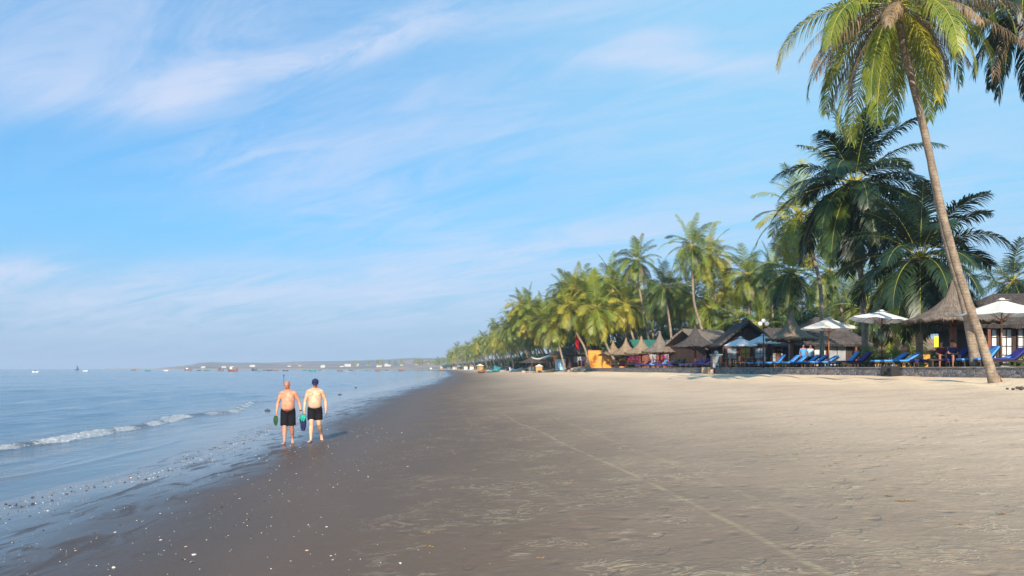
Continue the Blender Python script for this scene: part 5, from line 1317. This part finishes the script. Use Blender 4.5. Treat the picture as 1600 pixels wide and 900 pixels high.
sitter(seat_pt(1469, .95), R(-10), 'skin_c', 'maroon', 'maroon', 'seated person in a maroon top at the left of the couple on the wall terrace', .05, 'knee', True, R(10))
sitter(seat_pt(1488, 1.05), R(-4), 'skin_c', 'navy_cloth', 'black_cloth', 'seated man in a dark navy shirt with crossed arms at the right of the couple', -.05, 'cross', False, R(-12))
o = MB(); o.box((0, 0, .40), (1.7, .5, .07)); o.box((-.7, 0, .18), (.08, .4, .36)); o.box((.7, 0, .18), (.08, .4, .36)); o = o.build('bench', M['wood_dark'], None, seat_pt(1479, 1.05)+V((0, .08, -.03))); o.rotation_euler.z = R(-4); tag(o, 'low dark bench under the seated couple', 'bench')

# tiny far figures standing on the terrace end and in the white boat
def standing(loc, s, skin, top, label, rz=0):
    r = empty('person', loc, rz, label, 'person'); r.scale = (s,)*3; mb = MB()
    mb.tube([(0, 0, .82), (0, 0, .95), (0, 0, 1.2), (0, 0, 1.38), (0, 0, 1.47)], [(.14, .10), (.17, .12), (.16, .12), (.19, .11), (.08, .06)], 12, up=V((0, 1, 0)))
    limb(mb, (0, 0, 1.45), (0, -.02, 1.56), .055, .055); head(mb, (0, -.02, 1.63))
    for sx in (-1, 1):
        limb(mb, (sx*.09, 0, .88), (sx*.10, -.03, .48), .09, .058); limb(mb, (sx*.10, -.03, .48), (sx*.11, 0, .09), .055, .036); foot(mb, (sx*.11, 0, .085), (sx*.2, -1))
        limb(mb, (sx*.185, 0, 1.4), (sx*.25, .02, 1.13), .05, .04); limb(mb, (sx*.25, .02, 1.13), (sx*.24, -.08, .88), .038, .026); hand(mb, (sx*.24, -.08, .88), (0, -.1, -1), (-sx, 0, 0))
    fuse(mb, 'body', [M[skin]], r, .016, 1)
    c = MB(); c.tube([(0, 0, .80), (0, 0, .95), (0, 0, 1.2), (0, 0, 1.39)], [(.165, .125), (.19, .14), (.18, .14), (.20, .125)], 14, up=V((0, 1, 0)))
    for sx in (-1, 1): c.tube([(sx*.15, 0, 1.39), (sx*.22, .01, 1.22)], [.066, .062], 10)
    c.build('shirt', M[top], r); c = MB()
    for sx in (-1, 1): c.tube([(sx*.085, 0, .88), (sx*.10, -.02, .56)], [.11, .09], 10)
    c.build('trousers', M['black_cloth'], r); c = MB(); c.ell((0, .0, 1.67), (.085, .105, .085), 12, 8); c.build('hair', M['hair'], r)
standing(pt(911.5, 119, TZ-.2), 1.0, 'skin_c', 'navy', 'person in a deep blue shirt standing left of the orange wall')
standing(pt(905.5, 121, TZ-.2), 1.0, 'skin_c', 'black_cloth', 'dark dressed person standing between the shack and the orange wall', .4)
standing(pt(55.4, 430, .12), .8, 'skin_c', 'black_cloth', 'dark clad fisher standing in the small white boat at the far left')
standing(pt(1255, wallY(1255)+6, TZ), 1.0, 'skin_c', 'blue', 'person in a light blue shirt standing under the brown pointed thatch, left one')
standing(pt(1266, wallY(1266)+7, TZ), 1.0, 'skin_c', 'blue_cloth', 'person in a pale blue shirt standing under the brown pointed thatch, right one')

# ------------------------------------------------------------------ shells and fragments
def shell_mesh(seed, m):
    """one valve of a clam: ribbed fan dome"""
    rn = random.Random(seed); vs = []; fs = []; n = 16; k = 5; asp = rn.uniform(.75, 1.15)
    for j in range(k+1):
        t = j/k
        for i in range(n+1):
            a = math.pi*(i/n)*1.16-.08*math.pi; rr = t*(1+.05*math.cos(i*math.pi)); vs.append((rr*math.cos(a), rr*math.sin(a)*asp-.35, .48*math.sin(math.pi*min(1, .12+.88*(1-t)**.8)*.5)*(1 if j < k else 0)))
    for j in range(k):
        for i in range(n): q = j*(n+1)+i; fs.append((q, q+1, q+n+2, q+n+1))
    mb = MB(); mb.add(vs, fs, 0, True); o = len(vs)
    mb.add([(0, -.35, 0)]+[vs[k*(n+1)+i] for i in range(n+1)], [(0, i+2, i+1) for i in range(n)], 0); return mb.mesh('seashell', M[m])
def pebble_mesh(seed, m):
    mb = MB(); mb.ell((0, 0, .2), (1, .75, .45), 10, 6); mb.v = [tuple(V(v)*(1+.25*mnoise.noise(V(v)*1.3+V((seed*3, 0, 0))))) for v in mb.v]; return mb.mesh('beach_pebble', M[m])
SM = {'w': [shell_mesh(s, 'shell_white') for s in (1, 2, 3)], 't': [shell_mesh(s, 'shell_tan') for s in (4, 5)], 'r': [shell_mesh(6, 'shell_rust')], 'd': [pebble_mesh(1, 'pebble'), pebble_mesh(2, 'pebble')]}
INFO = {'w': ('seashell', 'small white seashell scattered on the dark wet sand', 'seashell', 'white shells on the wet sand'), 't': ('seashell', 'small tan seashell scattered on the dark wet sand', 'seashell', 'tan shells on the wet sand'),
        'r': ('seashell', 'small rust red seashell scattered on the dark wet sand', 'seashell', 'rusty shells on the wet sand'), 'd': ('beach_pebble', 'small dark pebble scattered on the dark wet sand', 'pebble', 'dark pebbles on the wet sand')}
def put_shell(kind, p, s, rz, tilt=(0, 0), label=None, rn=random):
    nm, lab, cat, grp = INFO[kind]; o = link(nm, rn.choice(SM[kind]), None, (p[0], p[1], p[2]-.003)); o.scale = (s,)*3; o.rotation_euler = (tilt[0], tilt[1], rz)
    return tag(o, label or lab, cat, None if label else grp)
SP = [(1243, 882, .036, 'w', 'whitish shell with a drag trail nearest the bottom right of the beach'), (1223, 832, .034, 'w', 'white shell beside the wheel track on the right'), (1171, 796, .030, 'w', 'cream shell lying next to a brown weed scrap'),
      (177, 887, .034, 'w', 'pale shell at the very bottom left'), (288, 874, .030, 't', 'tan and white shell left of the pair near the bottom'), (304, 867, .032, 'w', 'cream and brown shell in the pair near the bottom'), (180, 832, .030, 'w', 'white shell in the dark sand at lower left'),
      (229, 826, .030, 'w', 'white shell above the dark wet sand at lower left, by a dark pebble'), (251, 844, .028, 'w', 'pale shell low on the dark sand between two others'), (387, 812, .032, 't', 'brown and white paired shell in the middle of the dark sand'), (367, 821, .028, 'w', 'white shell just below the brown and white pair'),
      (759, 806, .032, 'w', 'white shell standing out near the middle of the foreground'), (895, 806, .034, 'w', 'bright white shell right of the foreground middle'), (626, 880, .030, 'w', 'small white shell near the bottom middle'), (781, 811, .026, 'w', 'white shell just right of the foreground middle one')]
rn = random.Random(21)
for px, py, s, kd, lab in SP:
    p = ground_at(px, py); put_shell(kd, p, s*.78, rn.random()*6.28, (rn.uniform(-.3, .3), rn.uniform(-.3, .3)), lab, rn)
pts_ = []
def try_add(x, y, s, kd): pts_.append((x, y, s, kd))
for _ in range(330):          # scattered over the dark sand
    Y = 5.6*(26/5.6)**(rn.random()**.85); d = rn.gauss(3.6, 1.6); x = float(xs(Y))+max(.9, d)
    if abs(x/Y) > .68: continue
    try_add(x, Y, .007+.018*rn.random()**2, rn.choices('wtrd', (5, 4, .8, 1.6))[0])
for _ in range(420):         # strand line
    Y = 8.0*(34/8.0)**rn.random(); d = .75+.25*math.sin(Y*.5)+rn.gauss(0, .28)*(1+.2*(rn.random() < .3)); x = float(xs(Y))+d
    if abs(x/Y) > .68: continue
    try_add(x, Y, rn.uniform(.010, .026), rn.choices('wtrd', (2.5, 3, 1.0, 4))[0])
for _ in range(70):
    Y = 7*(25/7)**rn.random(); x = rn.uniform(-2.5, 3)*(Y/9); try_add(x, Y, rn.uniform(.008, .016), 'w')
pts_.sort(key=lambda q: -q[2]/q[1])
for x, Y, s, kd in pts_[:285]:
    z = float(gz(x, Y)); put_shell(kd, (x, Y, max(z, .012)), s, rn.random()*6.28, (rn.uniform(-.25, .25), rn.uniform(-.25, .25)), None, rn)
frag = MB()
extra = pts_[285:]
for _ in range(2600):
    Y = 5.6*(45/5.6)**rn.random(); u = rn.random()
    d = (rn.gauss(.8, .4) if u < .45 else rn.gauss(4.5, 2.6)); x = float(xs(Y))+d
    if d < .1 or abs(x/Y) > .7: continue
    extra.append((x, Y, rn.uniform(.004, .010), rn.choices('wtrd', (4, 3, .6, 4))[0]))
for x, Y, s, kd in extra:
    z = max(float(gz(x, Y)), .010); a = rn.random()*6.28; ca, sa = math.cos(a)*s, math.sin(a)*s
    frag.add([(x+ca, Y+sa, z), (x-sa*.7, Y+ca*.7, z), (x-ca, Y-sa, z), (x+sa*.7, Y-ca*.7, z), (x, Y, z+s*.6)], [(0, 1, 4), (1, 2, 4), (2, 3, 4), (3, 0, 4)], 'wtrd'.index(kd))
tag(frag.build('shell_fragments', [M['shell_white'], M['shell_tan'], M['shell_rust'], M['pebble']]), 'fine shell grit and fragments strewn along the wet sand', 'shell grit', kind='stuff')
# weed scraps and sticks on the sand
wd = MB()
for (px, py, L) in [(1182, 799, .12), (1345, 812, .06), (1403, 783, .16), (1340, 834, .10), (1583, 860, .10), (1380, 775, .10), (1585, 653, .35), (1100, 868, .12), (1120, 880, .10), (1060, 862, .10), (1565, 802, .07), (1478, 650, .25)]+[(rn.uniform(600, 1600), rn.uniform(640, 890), rn.uniform(.03, .07)) for _ in range(60)]:
    p = ground_at(px, py)
    for k in range(5):
        a = rn.uniform(-.5, .5); q = p+V((rn.uniform(-L, L)*.6, rn.uniform(-.03, .03), .004)); wd.tube([q, q+V((L*.3*math.cos(a), L*.3*math.sin(a), .008)), q+V((L*.6*math.cos(a+.3), L*.6*math.sin(a+.3), 0))], .0035, 4)
tag(wd.build('weed_scraps', M['weed']), 'dry brown weed scraps scattered over the sand', 'seaweed', kind='stuff')

# ------------------------------------------------------------------ air
def build_haze():
    mb = MB(); mb.box((-5000, 7950, 29), (18000, 18100, 66))
    m = bpy.data.materials.new('sea_haze'); m.use_nodes = True; nt = m.node_tree; nt.nodes.clear(); b = NB(nt)
    out = b.node('ShaderNodeOutputMaterial'); v = b.node('ShaderNodeVolumePrincipled'); v.inputs['Color'].default_value = (.62, .76, .97, 1); v.inputs['Density'].default_value = HAZE
    v.inputs['Anisotropy'].default_value = 0.0; b.l.new(v.outputs[0], out.inputs['Volume'])
    tag(mb.build('haze', m), 'thin pale sea haze filling the air over bay and beach', 'haze', kind='stuff')
HAZE = .00030
build_haze()
SC.cycles.volume_bounces = 0
